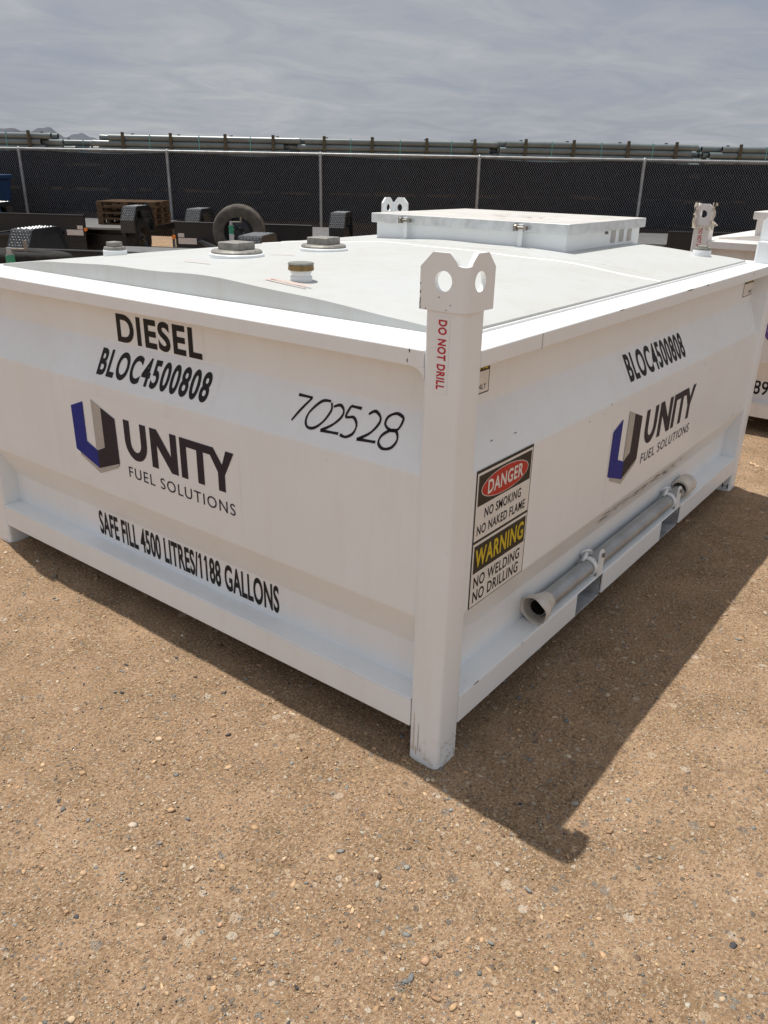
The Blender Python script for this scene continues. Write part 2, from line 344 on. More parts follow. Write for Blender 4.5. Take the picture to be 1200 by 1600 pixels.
# loose stones lying on the soil (uncountable: one object)
def stones(name, n, rmin, rmax, smin, smax, power, flat, ico):
    rad = rmin * (rmax / rmin) ** rng.random(n); ang = R(37.4) + (rng.random(n) - .5) * R(150)
    x = -1.5 + rad * np.cos(ang); y = -.95 + rad * np.sin(ang)
    keep = rng.random(n) < .30 + 1.1 * np.clip(vnoise(x, y, 1.3, 21) * .6 + vnoise(x, y, 5, 22) * .5 - .22, 0, 1); x, y, rad = x[keep], y[keep], rad[keep]; n = len(x)
    s = smin * (smax / smin) ** (rng.random(n) ** power) * np.clip(.72 + .28 * rad / 1.6, .72, 2.6)
    if ico:
        ph = (1 + 5 ** .5) / 2
        B = np.array([(-1, ph, 0), (1, ph, 0), (-1, -ph, 0), (1, -ph, 0), (0, -1, ph), (0, 1, ph), (0, -1, -ph), (0, 1, -ph), (ph, 0, -1), (ph, 0, 1), (-ph, 0, -1), (-ph, 0, 1)]) / 1.9
        F = np.array([(0, 11, 5), (0, 5, 1), (0, 1, 7), (0, 7, 10), (0, 10, 11), (1, 5, 9), (5, 11, 4), (11, 10, 2), (10, 7, 6), (7, 1, 8), (3, 9, 4), (3, 4, 2), (3, 2, 6), (3, 6, 8), (3, 8, 9), (4, 9, 5), (2, 4, 11), (6, 2, 10), (8, 6, 7), (9, 8, 1)])
    else:
        B = np.array([(1, 0, 0), (-1, 0, 0), (0, 1, 0), (0, -1, 0), (0, 0, 1), (0, 0, -1.)]); F = np.array([(0, 2, 4), (2, 1, 4), (1, 3, 4), (3, 0, 4), (2, 0, 5), (1, 2, 5), (3, 1, 5), (0, 3, 5)])
    k = len(B)
    V = B[None] * (1 + (rng.random((n, k, 3)) - .5) * (.55 if not ico else .85))
    asp = np.stack([.75 + rng.random(n) * .75, .55 + rng.random(n) * .45, flat[0] + rng.random(n) * flat[1]], -1)
    V = V * asp[:, None, :] * (s * .5)[:, None, None]
    a = rng.random(n) * 6.283; tl = (rng.random(n) - .5) * .7
    ct, st = np.cos(tl)[:, None], np.sin(tl)[:, None]; Vx = V[..., 0] * ct + V[..., 2] * st; Vz = -V[..., 0] * st + V[..., 2] * ct
    ca, sa = np.cos(a)[:, None], np.sin(a)[:, None]
    W = np.stack([Vx * ca - V[..., 1] * sa + x[:, None], Vx * sa + V[..., 1] * ca + y[:, None], Vz + (gh(x, y) + s * .5 * asp[:, 2] * (-.25 + rng.random(n) * (.75 if ico else .9)))[:, None]], -1).reshape(-1, 3)
    FF = (F[None] + (np.arange(n) * k)[:, None, None]).reshape(-1, 3)
    pal = np.array([(.46, .31, .18), (.55, .39, .24), (.37, .24, .14), (.53, .40, .27), (.56, .48, .37), (.20, .205, .20), (.28, .285, .265), (.075, .072, .075), (.50, .32, .21), (.15, .105, .075), (.38, .36, .30)])
    pr = np.array([.24, .17, .14, .11, .06, .07, .05, .04, .05, .04, .03]); ci = rng.choice(len(pal), n, p=pr / pr.sum())
    C_ = pal[ci] * (.8 + rng.random((n, 1)) * .4)
    me = bpy.data.meshes.new(name); mesh_np(me, W, FF)
    ca_ = me.color_attributes.new('stone_colour', 'FLOAT_COLOR', 'POINT'); cc = np.ones((n * k, 4), np.float32); cc[:, :3] = np.repeat(C_, k, 0); ca_.data.foreach_set('color', cc.ravel())
    me.materials.append(M['stone']); return me
o = bpy.data.objects.new('gravel', stones('gravel', 330000, .42, 10, .0022, .0068, 1.25, (.5, .6), False)); col.objects.link(o)
tag(o, 'fine tan grit strewn over the whole dirt yard', 'gravel', kind='stuff')
o = bpy.data.objects.new('pebbles', stones('pebbles', 26000, .45, 12, .005, .0205, 3.0, (.22, .35), True)); col.objects.link(o)
tag(o, 'mixed grey, white and tan pebbles half sunk in the dirt', 'pebbles', kind='stuff')

# ------------------------------------------------------------------ fuel tanks
W_, L_, P_ = 2.348, 2.845, 0.10
ZB0, ZB1, ZT0, ZT1, ZP = .104, .1975, .122 + 1.0, 1.167, 1.258
PROF = [(ZB1 - .004, .078), (.323, .078), (.457, .008), (.857, .008), (.995, .078), (ZT0 + .02, .078)]
def depth(z):
    for (z0, d0), (z1, d1) in zip(PROF[:-1], PROF[1:]):
        if z <= z1: return d0 + (d1 - d0) * max(0, (z - z0)) / (z1 - z0)
    return PROF[-1][1]
def roofz(y): return 1.235 - .05 * (y - W_ / 2) ** 2
def end_fn(e=.0012): return lambda a, z: (depth(z) - e, a, z)              # a runs along y
def side_fn(e=.0012): return lambda a, z: (a, depth(z) - e, z)             # a runs along x
def lug_mb():
    mb = MB(); th = .012; Rr = .022; sb = Rr * math.pi / 4; z0, z1, zc, zn = 1.259, 1.384, 1.352, 1.356; S = .116; HW = .040
    ox, oy = -.004, -.008
    def fold(s, z, inn):
        off = th if inn else 0.0
        a = abs(s)
        if a <= sb:
            ang = math.pi / 4 * (s / sb)            # -45..45 deg round the corner; s<0 is the end (y) side
            r = Rr - off; A = R(225) + ang
            return (ox + Rr + r * math.cos(A), oy + Rr + r * math.sin(A), z)
        if s < 0: return (ox + off, oy + Rr + (a - sb), z)
        return (ox + Rr + (a - sb), oy + off, z)
    hr, hc, hz = .0225, .054, 1.324
    for sg in (-1, 1):
        s0 = sb
        notch = [(s0, zn + .003), (.021, zn + .010)]
        outer = [(s0, z0), (S, z0), (S, zc), (S - .032, z1), (HW, z1)] + notch[::-1]
        hole = [(hc + hr * math.cos(2 * math.pi * i / 28), hz + hr * math.sin(2 * math.pi * i / 28)) for i in range(28)]
        tris = tessellate_polygon([[Vector((x, z, 0)) for x, z in outer], [Vector((x, z, 0)) for x, z in hole]])
        pts = outer + hole; n = len(pts)
        mb.add([fold(sg * x, z, False) for x, z in pts] + [fold(sg * x, z, True) for x, z in pts],
               [tuple(t_) for t_ in tris] + [tuple(i + n for i in t_[::-1]) for t_ in tris] +
               [(i, i + 1, n + i + 1, n + i) for i in range(len(outer) - 1)] +
               [(len(outer) + i, len(outer) + (i + 1) % 28, n + len(outer) + (i + 1) % 28, n + len(outer) + i) for i in range(28)])
    K = 10; cols_ = []
    for i in range(K + 1):
        s = -sb + 2 * sb * i / K; zt = zn + .003 * (s / sb) ** 2
        cols_ += [fold(s, z0, False), fold(s, zt, False), fold(s, z0, True), fold(s, zt, True)]
    fs = []
    for i in range(K):
        a, b = 4 * i, 4 * i + 4
        fs += [(a, b, b + 1, a + 1), (a + 2, a + 3, b + 3, b + 2), (a + 1, b + 1, b + 3, a + 3), (a, a + 2, b + 2, b)]
    mb.add(cols_, fs)
    return mb
def xf(mb, fx_, fy_):
    """mirror a front-corner mesh to another corner of the tank"""
    out = MB(); out.f = list(mb.f); out.mi = list(mb.mi)
    out.v = [((L_ - x) if fx_ else x, (W_ - y) if fy_ else y, z) for x, y, z in mb.v]; return out
def make_tank(name, label, loc, paintm, hatch, near_cut=False):
    root = empty(name, loc); tag(root, label, 'fuel tank'); pm = paintm
    for fx_ in (0, 1):
        for fy_ in (0, 1):
            b = MB().prism(rrect(0, 0, P_, P_, .013, 6), -.012, ZP); po = xf(b, fx_, fy_).build('corner_post', pm, root, smooth=True, angle=30)
            cap = MB().box((.012, .012, ZP), (P_ - .004, P_ - .004, ZP + .004)); xf(cap, fx_, fy_).build('post_cap', pm, po)
            xf(lug_mb(), fx_, fy_).build('lifting_lug', pm, po, smooth=True, angle=25)
    # end and side sheets with their pressed-out middle
    for far in (0, 1):
        b = MB(); pts = [(z, d) for z, d in PROF]; a0, a1 = P_ - .02, W_ - P_ + .02
        vs_ = [(d, a, z) for a in (a0, a1) for z, d in pts]; k = len(pts)
        b.add(vs_, [(i, i + 1, k + i + 1, k + i) for i in range(k - 1)]); xf(b, far, 0).build('end_wall', pm, root, bevel=.006, seg=2, angle=12)
        b = MB(); a0, a1 = P_ - .02, L_ - P_ + .02; h = 2.657
        vs_ = [(a0, d, z) for z, d in pts] + [(a1, d, z) for z, d in pts[:3]] + [(a1, .008, .79), (h, .008, .857), (L_ - P_ + .004, .078, .995), (a1, .078, .995), (a1, .078, PROF[-1][0]), (a1, .030, .88)]
        b.add(vs_, [(0, 1, 7, 6), (1, 2, 8, 7), (2, 3, 10, 9, 8), (3, 4, 11, 10), (10, 11, 9), (4, 5, 13, 12, 11), (9, 11, 12, 14)][:6] + [(9, 11, 12)])
        xf(b, 0, far).build('side_wall', pm, root, bevel=.006, seg=2, angle=12)
    # bottom rails
    for far in (0, 1):
        b = MB().box((.002, P_, ZB0), (.010, W_ - P_, ZB1 - .006)).box((.002, P_, ZB1 - .006), (.082, W_ - P_, ZB1)).box((.010, P_, ZB0), (.07, W_ - P_, ZB0 + .006))
        xf(b, far, 0).build('bottom_rail', pm, root, bevel=.004)
        b = MB()
        for x0, x1 in ((P_, .862), (1.082, 1.682), (1.922, L_ - P_)):
            b.box((x0, .002, ZB0), (x1, .010, ZB1 - .006)); b.box((x0, .010, ZB0), (x1, .07, ZB0 + .006))
        b.box((P_, .002, ZB1 - .006), (L_ - P_, .082, ZB1))
        xf(b, 0, far).build('bottom_rail', pm, root, bevel=.003)
    for x0, x1 in ((.862, 1.082), (1.682, 1.922)):
        b = MB(); y0, y1 = .012, W_ - .012; zb, zt = .092, ZB1 - .008; t_ = .006
        b.box((x0, y0, zb), (x1, y1, zb + t_)).box((x0, y0 + .02, zt - t_), (x1, y1 - .02, zt)).box((x0, y0, zb + t_), (x0 + t_, y1, zt - t_)).box((x1 - t_, y0, zb + t_), (x1, y1, zt - t_))
        b.box((x0 + t_, y0 + .16, zb + t_), (x1 - t_, y0 + .17, zb + .055)).box((x0 + .11, y0 + .09, zb + t_), (x0 + .118, y0 + .16, zt - t_))
        b.build('fork_pocket', M['pocket'], root)
    MB().box((.085, .085, ZB1 - .022), (L_ - .085, W_ - .085, ZB1 - .012)).build('floor_plate', pm, root)
    # top rails
    for far in (0, 1):
        b = MB().box((.002, P_, ZT0), (.158, W_ - P_, ZT1)); xf(b, far, 0).build('top_rail', pm, root, bevel=.005, seg=3)
        poly = [(P_, .002), (L_ - P_, .002), (L_ - P_, .1), (L_ - .158, .1), (L_ - .158, .124), (.158, .124), (.158, .1), (P_, .1)]
        b = MB().prism(poly, ZT0, ZT1 - .0015); xf(b, 0, far).build('top_rail', pm, root, bevel=.005, seg=3)
        # welded corner fillets under the end rails
        for y0, sg in ((P_ - .002, 1), (W_ - P_ + .002, -1)):
            r = .03; pl = [(y0, ZT0 + .003)] + [(y0 + sg * (r - r * math.cos(R(a))), ZT0 - r + r * math.sin(R(a))) for a in range(0, 91, 15)] + [(y0 + sg * r, ZT0 + .003)]
            b = MB(); n = len(pl); b.add([(.003, y, z) for y, z in pl] + [(.02, y, z) for y, z in pl], [tuple(range(n)), tuple(range(n, 2 * n))] + [(i, (i + 1) % n, n + (i + 1) % n, n + i) for i in range(n)])
            xf(b, far, 0).build('corner_fillet', pm, root)
    # crowned roof sheet with its upright ends and side lips
    b = MB(); x0, x1, y0, y1 = .158, L_ - .158, .121, W_ - .121; ny_ = 40; nx_ = 24
    def wob(x, y): return .0035 * math.sin(y * 7.1 + 1) * math.sin(x * 3.0 + .4) + .002 * math.sin(y * 13.0 + x * 5)
    for i in range(nx_ + 1):
        for j in range(ny_ + 1):
            x = x0 + (x1 - x0) * i / nx_; y = y0 + (y1 - y0) * j / ny_; e = min(1, min(j, ny_ - j) / 4)
            b.v.append((x, y, roofz(y) + wob(x, y) * e))
    for i in range(nx_):
        for j in range(ny_):
            a = i * (ny_ + 1) + j; b.f.append((a, a + ny_ + 1, a + ny_ + 2, a + 1)); b.mi.append(0)
    for i in (0, nx_):
        base = len(b.v); idx = [i * (ny_ + 1) + j for j in range(ny_ + 1)]; b.v += [(b.v[k][0], b.v[k][1], ZT1 - .01) for k in idx]
        for j in range(ny_): b.f.append((idx[j], idx[j + 1], base + j + 1, base + j)); b.mi.append(0)
    for j in (0, ny_):
        base = len(b.v); idx = [i * (ny_ + 1) + j for i in range(nx_ + 1)]; b.v += [(b.v[k][0], b.v[k][1], ZT1 - .01) for k in idx]
        for i in range(nx_): b.f.append((idx[i], idx[i + 1], base + i + 1, base + i)); b.mi.append(0)
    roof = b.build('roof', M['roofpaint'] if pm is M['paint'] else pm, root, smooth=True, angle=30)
    b = MB(); n = 50                                                     # bead of sealant along the end sheet's foot
    for far in (0, 1):
        b.tube((x0 - .003 if not far else x1 + .003, P_, ZT1 + .001), (x0 - .003 if not far else x1 + .003, W_ - P_, ZT1 + .001), .004, n=8)
        b.tube((x0, y0 - .003 if not far else y1 + .003, ZT1 + .001), (x1, y0 - .003 if not far else y1 + .003, ZT1 + .001), .005, n=8)
    b.build('weld_bead', M['seam'], roof, smooth=True)
    for xs_, w, sm_ in ((1.56, .0028, 'seam'), (1.70, .004, 'roofpaint')):
        b = MB(); vs_ = []
        for j in range(n + 1):
            y = y0 + (y1 - y0) * j / n; h = roofz(y) + wob(xs_, y) * min(1, min(j, n - j) / 5)
            vs_ += [(xs_ - w, y, h + .0005), (xs_, y, h + .0035), (xs_ + w, y, h + .0005)]
        b.add(vs_, [(3 * j + k, 3 * j + k + 1, 3 * j + 4 + k, 3 * j + 3 + k) for j in range(n) for k in (0, 1)]); b.build('weld_seam', M[sm_], roof, smooth=True, angle=80)
    # hatch box
    hx0, hx1, hy0, hy1, hz = hatch
    b = MB(); zl = hz - .028
    ring = [(hx0, hy0), (hx1, hy0), (hx1, hy1), (hx0, hy1)]; loop = []
    for (xa, ya), (xb, yb) in zip(ring, ring[1:] + ring[:1]):
        loop += [(xa + (xb - xa) * k / 12, ya + (yb - ya) * k / 12) for k in range(12)]
    n = len(loop)
    b.add([(x, y, roofz(y) - .012) for x, y in loop] + [(x, y, zl) for x, y in loop], [(i, (i + 1) % n, n + (i + 1) % n, n + i) for i in range(n)])
    hb = b.build('hatch_box', pm, root)
    o_ = .022; bl = MB().box((hx0 - o_, hy0 - o_, hz - .045), (hx1 + o_, hy1 + o_, hz))
    lid = bl.build('hatch_lid', [M['lidedge'] if pm is M['paint'] else pm, M['galvlid'] if pm is M['paint'] else pm], hb, bevel=.004)
    lid.data.polygons[1].material_index = 1
    if pm is M['paint']:
        for y in (hy0 + .215, hy1 - .20):
            b = MB().box((hx0 - .030, y - .011, roofz(y) - .004), (hx0 - .0235, y + .011, hz - .012)).box((hx0 - .05, y - .011, roofz(y) - .002), (hx0 - .024, y + .011, roofz(y) + .004))
            la = b.build('latch_strap', pm, hb, bevel=.002)
            b = MB().tube((hx0 - .038, y - .034, hz - .026), (hx0 - .038, y + .03, hz - .026), .006, n=10).tube((hx0 - .038, y - .036, hz - .026), (hx0 - .038, y - .022, hz - .026), .011, n=6)
            b.tube((hx0 - .038, y + .014, hz - .026), (hx0 - .038, y + .026, hz - .026), .014, n=10); b.build('latch_bolt', M['bolt'], la, smooth=True)
            MB().box((hx0 - .05, y + .028, hz - .040), (hx0 - .022, y + .036, hz - .008)).build('latch_plate', M['lidedge'], la)
        for k in range(3):
            cx = hx1 - .33 + k * .10; zc = hz - .072
            pl = [(cx + .028 * math.cos(R(a)), (zc - .018 if 180 <= a <= 360 else zc + .03) + .028 * math.sin(R(a))) for a in range(180, 361, 20)] + [(cx + .028, zl - .001), (cx - .028, zl - .001)]
            b = MB(); b.add([(x, hy0 - .0012, max(z, roofz(hy0) + .012)) for x, z in pl], [tuple(range(len(pl)))]); b.build('vent_slot', M['lgrey'], hb)
        MB().tube((hx0 + .42, hy0 - .012, hz - .055), (hx0 + .42, hy0, hz - .055), .007, n=8).build('hatch_bolt', M['bolt'], hb)
        b = MB(); zt = hz + .0012                                         # worn stencil panel on the lid
        for k in range(46):
            x = hx0 + .22 + random.random() * .26; y = hy0 + .22 + random.random() * .42; w = .008 + random.random() * .03
            poly_mb(b, [(x, y), (x + .006 + random.random() * .01, y), (x + .008, y + w), (x, y + w)], lambda a_, c_: (a_, c_, zt), random.choice((0, 0, 1)))
        b.build('worn_marking', [M['swhite'], M['fred']], lid)
    return root

tank = make_tank('fuel_tank', 'large white steel diesel tank with 702528 written on its end, in the foreground', (0, 0, 0), M['paint'], (1.92, 2.765, .69, 1.752, 1.341))
root = tank
# ---- roof fittings of the front tank
def plug(name, x, y, rr, hr, sq, hq, flange=True):
    z = roofz(y)
    b = MB().lathe([(0.001, -.004), (rr, -.004), (rr, hr), (rr * .96, hr + .003), (.001, hr + .003)], 40, Matrix.Translation((x, y, z))); o = b.build(name, M['paint'], root, smooth=True, angle=30)
    r2 = rr * .93; z1 = z + hr + .003
    b = MB().lathe([(.001, 0), (r2, 0), (r2 * 1.0, .006), (r2 * .93, .012), (.001, .013)], 40, Matrix.Translation((x, y, z1))); b.build('plug_flange', M['cast'], o, smooth=True, angle=30)
    mt = Matrix.Translation((x, y, z1)) @ Matrix.Rotation(R(8), 4, 'Z'); b = MB().box((-sq, -sq, .010), (sq, sq, .010 + hq)); b.v = [tuple(mt @ Vector(v_)) for v_ in b.v]; b.build('plug_head', M['cast'], o, bevel=.004)
plug('roof_plug', .665, 1.44, .104, .010, .050, .030); plug('roof_plug', 1.08, 1.37, .100, .010, .050, .030)
plug('vent_plug', .57, 2.08, .048, .020, .024, .022); plug('vent_plug', 2.57, .295, .042, .022, .022, .010)
x, y = .345, .805; z = roofz(y)
b = MB().lathe([(.034, -.004), (.034, .012), (.030, .014), (.030, .022), (.033, .024), (.033, .032)], 36, Matrix.Translation((x, y, z))); o = b.build('filler_neck', M['paint'], root, smooth=True, angle=30)
MB().lathe([(.001, .030), (.0385, .030), (.040, .033), (.0385, .046), (.001, .046)], 36, Matrix.Translation((x, y, z))).build('filler_ring', M['brass'], o, smooth=True, angle=30)
MB().lathe([(.001, .0465), (.038, .0465), (.0405, .049), (.038, .053), (.001, .0535)], 36, Matrix.Translation((x, y, z))).build('filler_cap', M['capgrey'], o, smooth=True, angle=30)
# faded red stencils on the roof
b = MB()
def roof_fn(a, c_): return (a, c_, roofz(c_) + .005)
for cx, cy, lines, lw in ((.245, .78, 2, .16), (.40, 1.36, 1, .13), (.80, 1.34, 1, .13), (1.22, 1.97, 1, .15)):
    for ln in range(lines):
        yy = cy - lw / 2
        while yy < cy + lw / 2:
            w = .005 + random.random() * .006; xx = cx + ln * .022
            poly_mb(b, [(xx, yy), (xx + .011, yy), (xx + .011, yy + w), (xx, yy + w)], roof_fn); yy += w + .003
b.build('roof_stencil', M['fred'], root)
# ---- graphics on the end (reads from +y to -y)
def E(e=.0012):
    f_ = end_fn(e); return lambda a, z: f_(-a, z)
S = side_fn
def panel(name, fn, a0, z0, a1, z1, mat_, par, zcuts=()):
    b = MB(); zsx = [z0] + [z for z in zcuts if z0 < z < z1] + [z1]
    vs_ = [fn(a, z) for z in zsx for a in (a0, a1)]
    b.add(vs_, [(2 * i, 2 * i + 1, 2 * i + 3, 2 * i + 2) for i in range(len(zsx) - 1)]); return b.build(name, mat_, par)
CUT = (.323, .457, .857, .995)
st = panel('product_sticker', E(.0004), -1.405, .9955, -.964, 1.106, M['film'], root)
b = MB(); text_mb(b, 'DIESEL', -1.398, .999, -.972, 1.094, E(.0016), .030, 1.12); b.build('lettering', M['ink'], st)
st = panel('serial_sticker', E(.0004), -1.49, .868, -.875, .990, M['film'], root)
b = MB(); text_mb(b, 'BLOC4500808', -1.468, .887, -.906, .973, E(.0016), .030, 1.14); b.build('lettering', M['ink'], st)
st = panel('serial_sticker', S(.0004), 1.12, .868, 1.73, .990, M['film'], root)
b = MB(); text_mb(b, 'BLOC4500808', 1.143, .891, 1.709, .980, S(.0016), .030, 1.14); b.build('lettering', M['ink'], st)
st = panel('capacity_sticker', E(.0004), -1.665, .207, -.668, .322, M['film'], root)
b = MB(); text_mb(b, 'SAFE FILL 4500 LITRES/1188 GALLONS', -1.655, .216, -.680, .316, E(.0016), .026, 1.04); 
def ones(mb, s, a0, b0, a1, b1, fn, bold, spacing):
    def wid(q):
        cu = bpy.data.curves.new('lettering', 'FONT'); cu.body = q; cu.offset = bold; cu.space_character = spacing; ob = bpy.data.objects.new('lettering', cu); col.objects.link(ob)
        dg = bpy.context.evaluated_depsgraph_get(); me = ob.evaluated_get(dg).to_mesh(); X = [v.co.x for v in me.vertices]; r_ = (min(X), max(X)); ob.evaluated_get(dg).to_mesh_clear(); bpy.data.objects.remove(ob); bpy.data.curves.remove(cu); return r_
    lo, hi = wid(s)
    for i, ch in enumerate(s):
        if ch != '1': continue
        xr = (wid(s[:i + 1])[1] - lo) / (hi - lo); w = (a1 - a0); H = b1 - b0; x = a0 + w * xr
        poly_mb(mb, [(x - .004, b1), (x - .0075, b1 - .02 * H), (x - .0145, b1 - .15 * H), (x - .0145, b1 - .24 * H), (x - .006, b1 - .16 * H)], fn)
ones(b, 'SAFE FILL 4500 LITRES/1188 GALLONS', -1.655, .216, -.680, .316, E(.0018), .026, 1.04)
b.build('lettering', M['ink'], st)
# handwritten number
b = MB(); f_ = E(.0014); pw = .0058
for pts, cl in (([(-.557, .969), (-.506, .969)], 0), ([(-.506, .969), (-.535, .934), (-.556, .903)], 0),
                ([(-.440, .971), (-.470, .966), (-.500, .936), (-.506, .912), (-.494, .897), (-.470, .899), (-.445, .920), (-.430, .950), (-.436, .968)], 0),
                ([(-.425, .960), (-.405, .967), (-.389, .957), (-.390, .940), (-.412, .917), (-.446, .897)], 0), ([(-.446, .897), (-.384, .900)], 0),
                ([(-.333, .971), (-.369, .971)], 0), ([(-.369, .971), (-.376, .944), (-.350, .946), (-.334, .930), (-.338, .909), (-.358, .897), (-.378, .899)], 0),
                ([(-.306, .962), (-.288, .972), (-.268, .962), (-.266, .946), (-.285, .920), (-.320, .898)], 0), ([(-.320, .899), (-.260, .903)], 0),
                ([(-.200, .973), (-.222, .978), (-.244, .966), (-.246, .948), (-.226, .938), (-.205, .943), (-.197, .962)], 1),
                ([(-.226, .937), (-.247, .921), (-.250, .903), (-.232, .893), (-.208, .900), (-.197, .920), (-.207, .938)], 1)):
    stroke_mb(b, pts, pw, f_, 0, bool(cl))
b.build('handwritten_number', M['marker'], root)
# company mark: folded-ribbon U, wordmark with joined I-T-Y
def logo(fnf, ox, par):
    """ox maps local s (0 = left edge of the mark) to the wall"""
    st_ = panel('logo_sticker', (lambda a, z: fnf(.0004)(ox + a, z)), -.012, .492, .87, .812, M['film'], par)
    f1 = lambda a, z: fnf(.0016)(ox + a, z); f2 = lambda a, z: fnf(.0022)(ox + a, z)
    b = MB()
    poly_mb(b, [(.022, .571), (.135, .526), (.245, .570), (.258, .592), (.258, .586), (.135, .545), (.022, .590)], f1, 2)
    poly_mb(b, [(0, .752), (.076, .780), (.074, .634), (.133, .612), (.133, .545), (0, .590)], f2, 0)
    poly_mb(b, [(.128, .797), (.182, .777), (.181, .634), (.128, .614)], f2, 2)
    poly_mb(b, [(.1335, .545), (.1335, .6125), (.1815, .6325), (.1825, .777), (.258, .751), (.260, .590)], f2, 1)
    b.build('emblem', [M['navy'], M['inkp'], M['lgrey']], st_)
    b = MB()
    u = [(.305, .760), (.305, .690)] + [(.365 - .060 * math.cos(R(a)), .690 - .066 * math.sin(R(a))) for a in range(12, 169, 12)] + [(.425, .690), (.425, .760), (.393, .760), (.393, .690)] + \
        [(.365 + .028 * math.cos(R(a)), .688 - .034 * math.sin(R(a))) for a in range(12, 169, 15)] + [(.337, .690), (.337, .760)]
    poly_mb(b, u, f1)
    poly_mb(b, [(.446, .760), (.482, .760), (.548, .680), (.548, .760), (.580, .760), (.580, .624), (.546, .624), (.478, .706), (.478, .624), (.446, .624)], f1)
    poly_mb(b, [(.596, .760), (.756, .760), (.793, .712), (.812, .760), (.848, .760), (.8035, .680), (.8035, .624), (.7725, .624), (.7725, .684), (.740, .733), (.707, .733), (.707, .624), (.676, .624), (.676, .733), (.627, .733), (.627, .624), (.596, .624)], f1)
    V = b.v; b.build('wordmark', M['inkp'], st_)
    b = MB(); text_mb(b, 'FUEL SOLUTIONS', .309, .555, .842, .594, f1, .0, 1.18); b.build('lettering', M['inkp'], st_)
logo(E, -1.625, root); logo(S, .998, root)
# post sticker, letters turned to read downwards
f_ = lambda a, z: (-.0008, -a, z)
b = MB(); b.add([f_(a, z) for a, z in ((-.066, 1.072), (-.030, 1.072), (-.030, 1.248), (-.066, 1.248))], [(0, 1, 2, 3)]); st = b.build('post_sticker', M['film'], root)
def vtext(par, x0, yl, yr, zt, zb):
    b = MB(); V, F = glyphs('DO NOT DRILL', .03, 1.12)
    b.add([(x0, yr + (yl - yr) * (1 - v_[1]) , zt - (zt - zb) * v_[0]) for v_ in V], F); return b.build('lettering', M['dred'], par)
vtext(st, -.0016, .0605, .0375, 1.241, 1.083)
# danger / warning board on the side wall
SX0, SX1, SZ0, SZ1, SM = .122, .420, .460, .857, .656
sg = MB().add([S(.0012)(a, z) for a, z in ((SX0, SZ0), (SX1, SZ0), (SX1, SZ1), (SX0, SZ1))], [(0, 1, 2, 3)]).build('warning_sign', M['sblack'], root)
b = MB(); f1, f2, f3, f4 = S(.0017), S(.0022), S(.0027), S(.0032)
def rect(b, fn, a0, z0, a1, z1, mi=0): b.add([fn(a, z) for a, z in ((a0, z0), (a1, z0), (a1, z1), (a0, z1))], [(0, 1, 2, 3)], mi)
g_ = .0045
rect(b, f1, SX0 + g_, SM + .004, SX1 - g_, SZ1 - .008); rect(b, f1, SX0 + g_, SZ0 + .003, SX1 - g_, SM - .004)
b.build('sign_face', M['swhite'], sg)
b = MB(); rect(b, f2, SX0 + .011, .757, SX1 - .010, .842); rect(b, f2, SX0 + .011, .563, SX1 - .010, .644); b.build('header_panel', M['sblack'], sg)
b = MB(); cx, cz = .271, .7995
ell = lambda ra, rz: [(cx + ra * math.cos(2 * math.pi * i / 48), cz + rz * math.sin(2 * math.pi * i / 48)) for i in range(48)]
poly_mb(b, ell(.124, .0375), f3, 0); poly_mb(b, ell(.121, .0358), f4, 1); b.build('danger_oval', [M['swhite'], M['red']], sg)
b = MB(); f5 = S(.0037); text_mb(b, 'DANGER', .178, .780, .364, .820, f5, .026, 1.1); b.build('white_lettering', M['swhite'], sg)
b = MB(); text_mb(b, 'WARNING', .140, .577, .400, .632, f3, .026, 1.1); b.build('yellow_lettering', M['yellow'], sg)
b = MB(); text_mb(b, 'NO SMOKING', .172, .7155, .366, .7435, f2, .018, 1.1); text_mb(b, 'NO NAKED FLAME', .139, .673, .395, .701, f2, .018, 1.1)
text_mb(b, 'NO WELDING', .140, .517, .390, .551, f2, .018, 1.1); text_mb(b, 'NO DRILLING', .140, .473, .388, .508, f2, .018, 1.1); b.build('black_lettering', M['ink'], sg)
# two small confined-label stickers high on the side wall
for a0 in (.112, 2.578):
    a1 = a0 + .158; sg = MB().add([S(.0010)(a, z) for a, z in ((a0, 1.022), (a1, 1.022), (a1, 1.112), (a0, 1.112))], [(0, 1, 2, 3)]).build('small_warning_sticker', M['sblack'], root)
    b = MB(); rect(b, S(.0015), a0 + .003, 1.0255, a1 - .004, 1.081); b.build('sticker_face', M['swhite'], sg)
    b = MB(); text_mb(b, 'WARNING', a0 + .012, 1.085, a1 - .010, 1.106, S(.0015), .016, 1.05); b.build('yellow_lettering', M['yellow'], sg)
    b = MB(); text_mb(b, 'ONLY', a0 + .086, 1.034, a1 - .016, 1.048, S(.002), .004, 1.1); b.build('black_lettering', M['ink'], sg)
# stencil on the far post's foot
b = MB(); V, F = glyphs('ETH', .01, 1.05); b.add([(L_ - P_ - .001, .105 - .095 * v_[0], .022 + .024 * v_[1]) for v_ in V], F); b.build('foot_stencil', M['dgreen'], root)
# splice in the side top rail
MB().box((.40, .0005, ZT0 + .001), (.4012, .004, ZT1 - .004)).build('rail_splice', M['lgrey'], root)
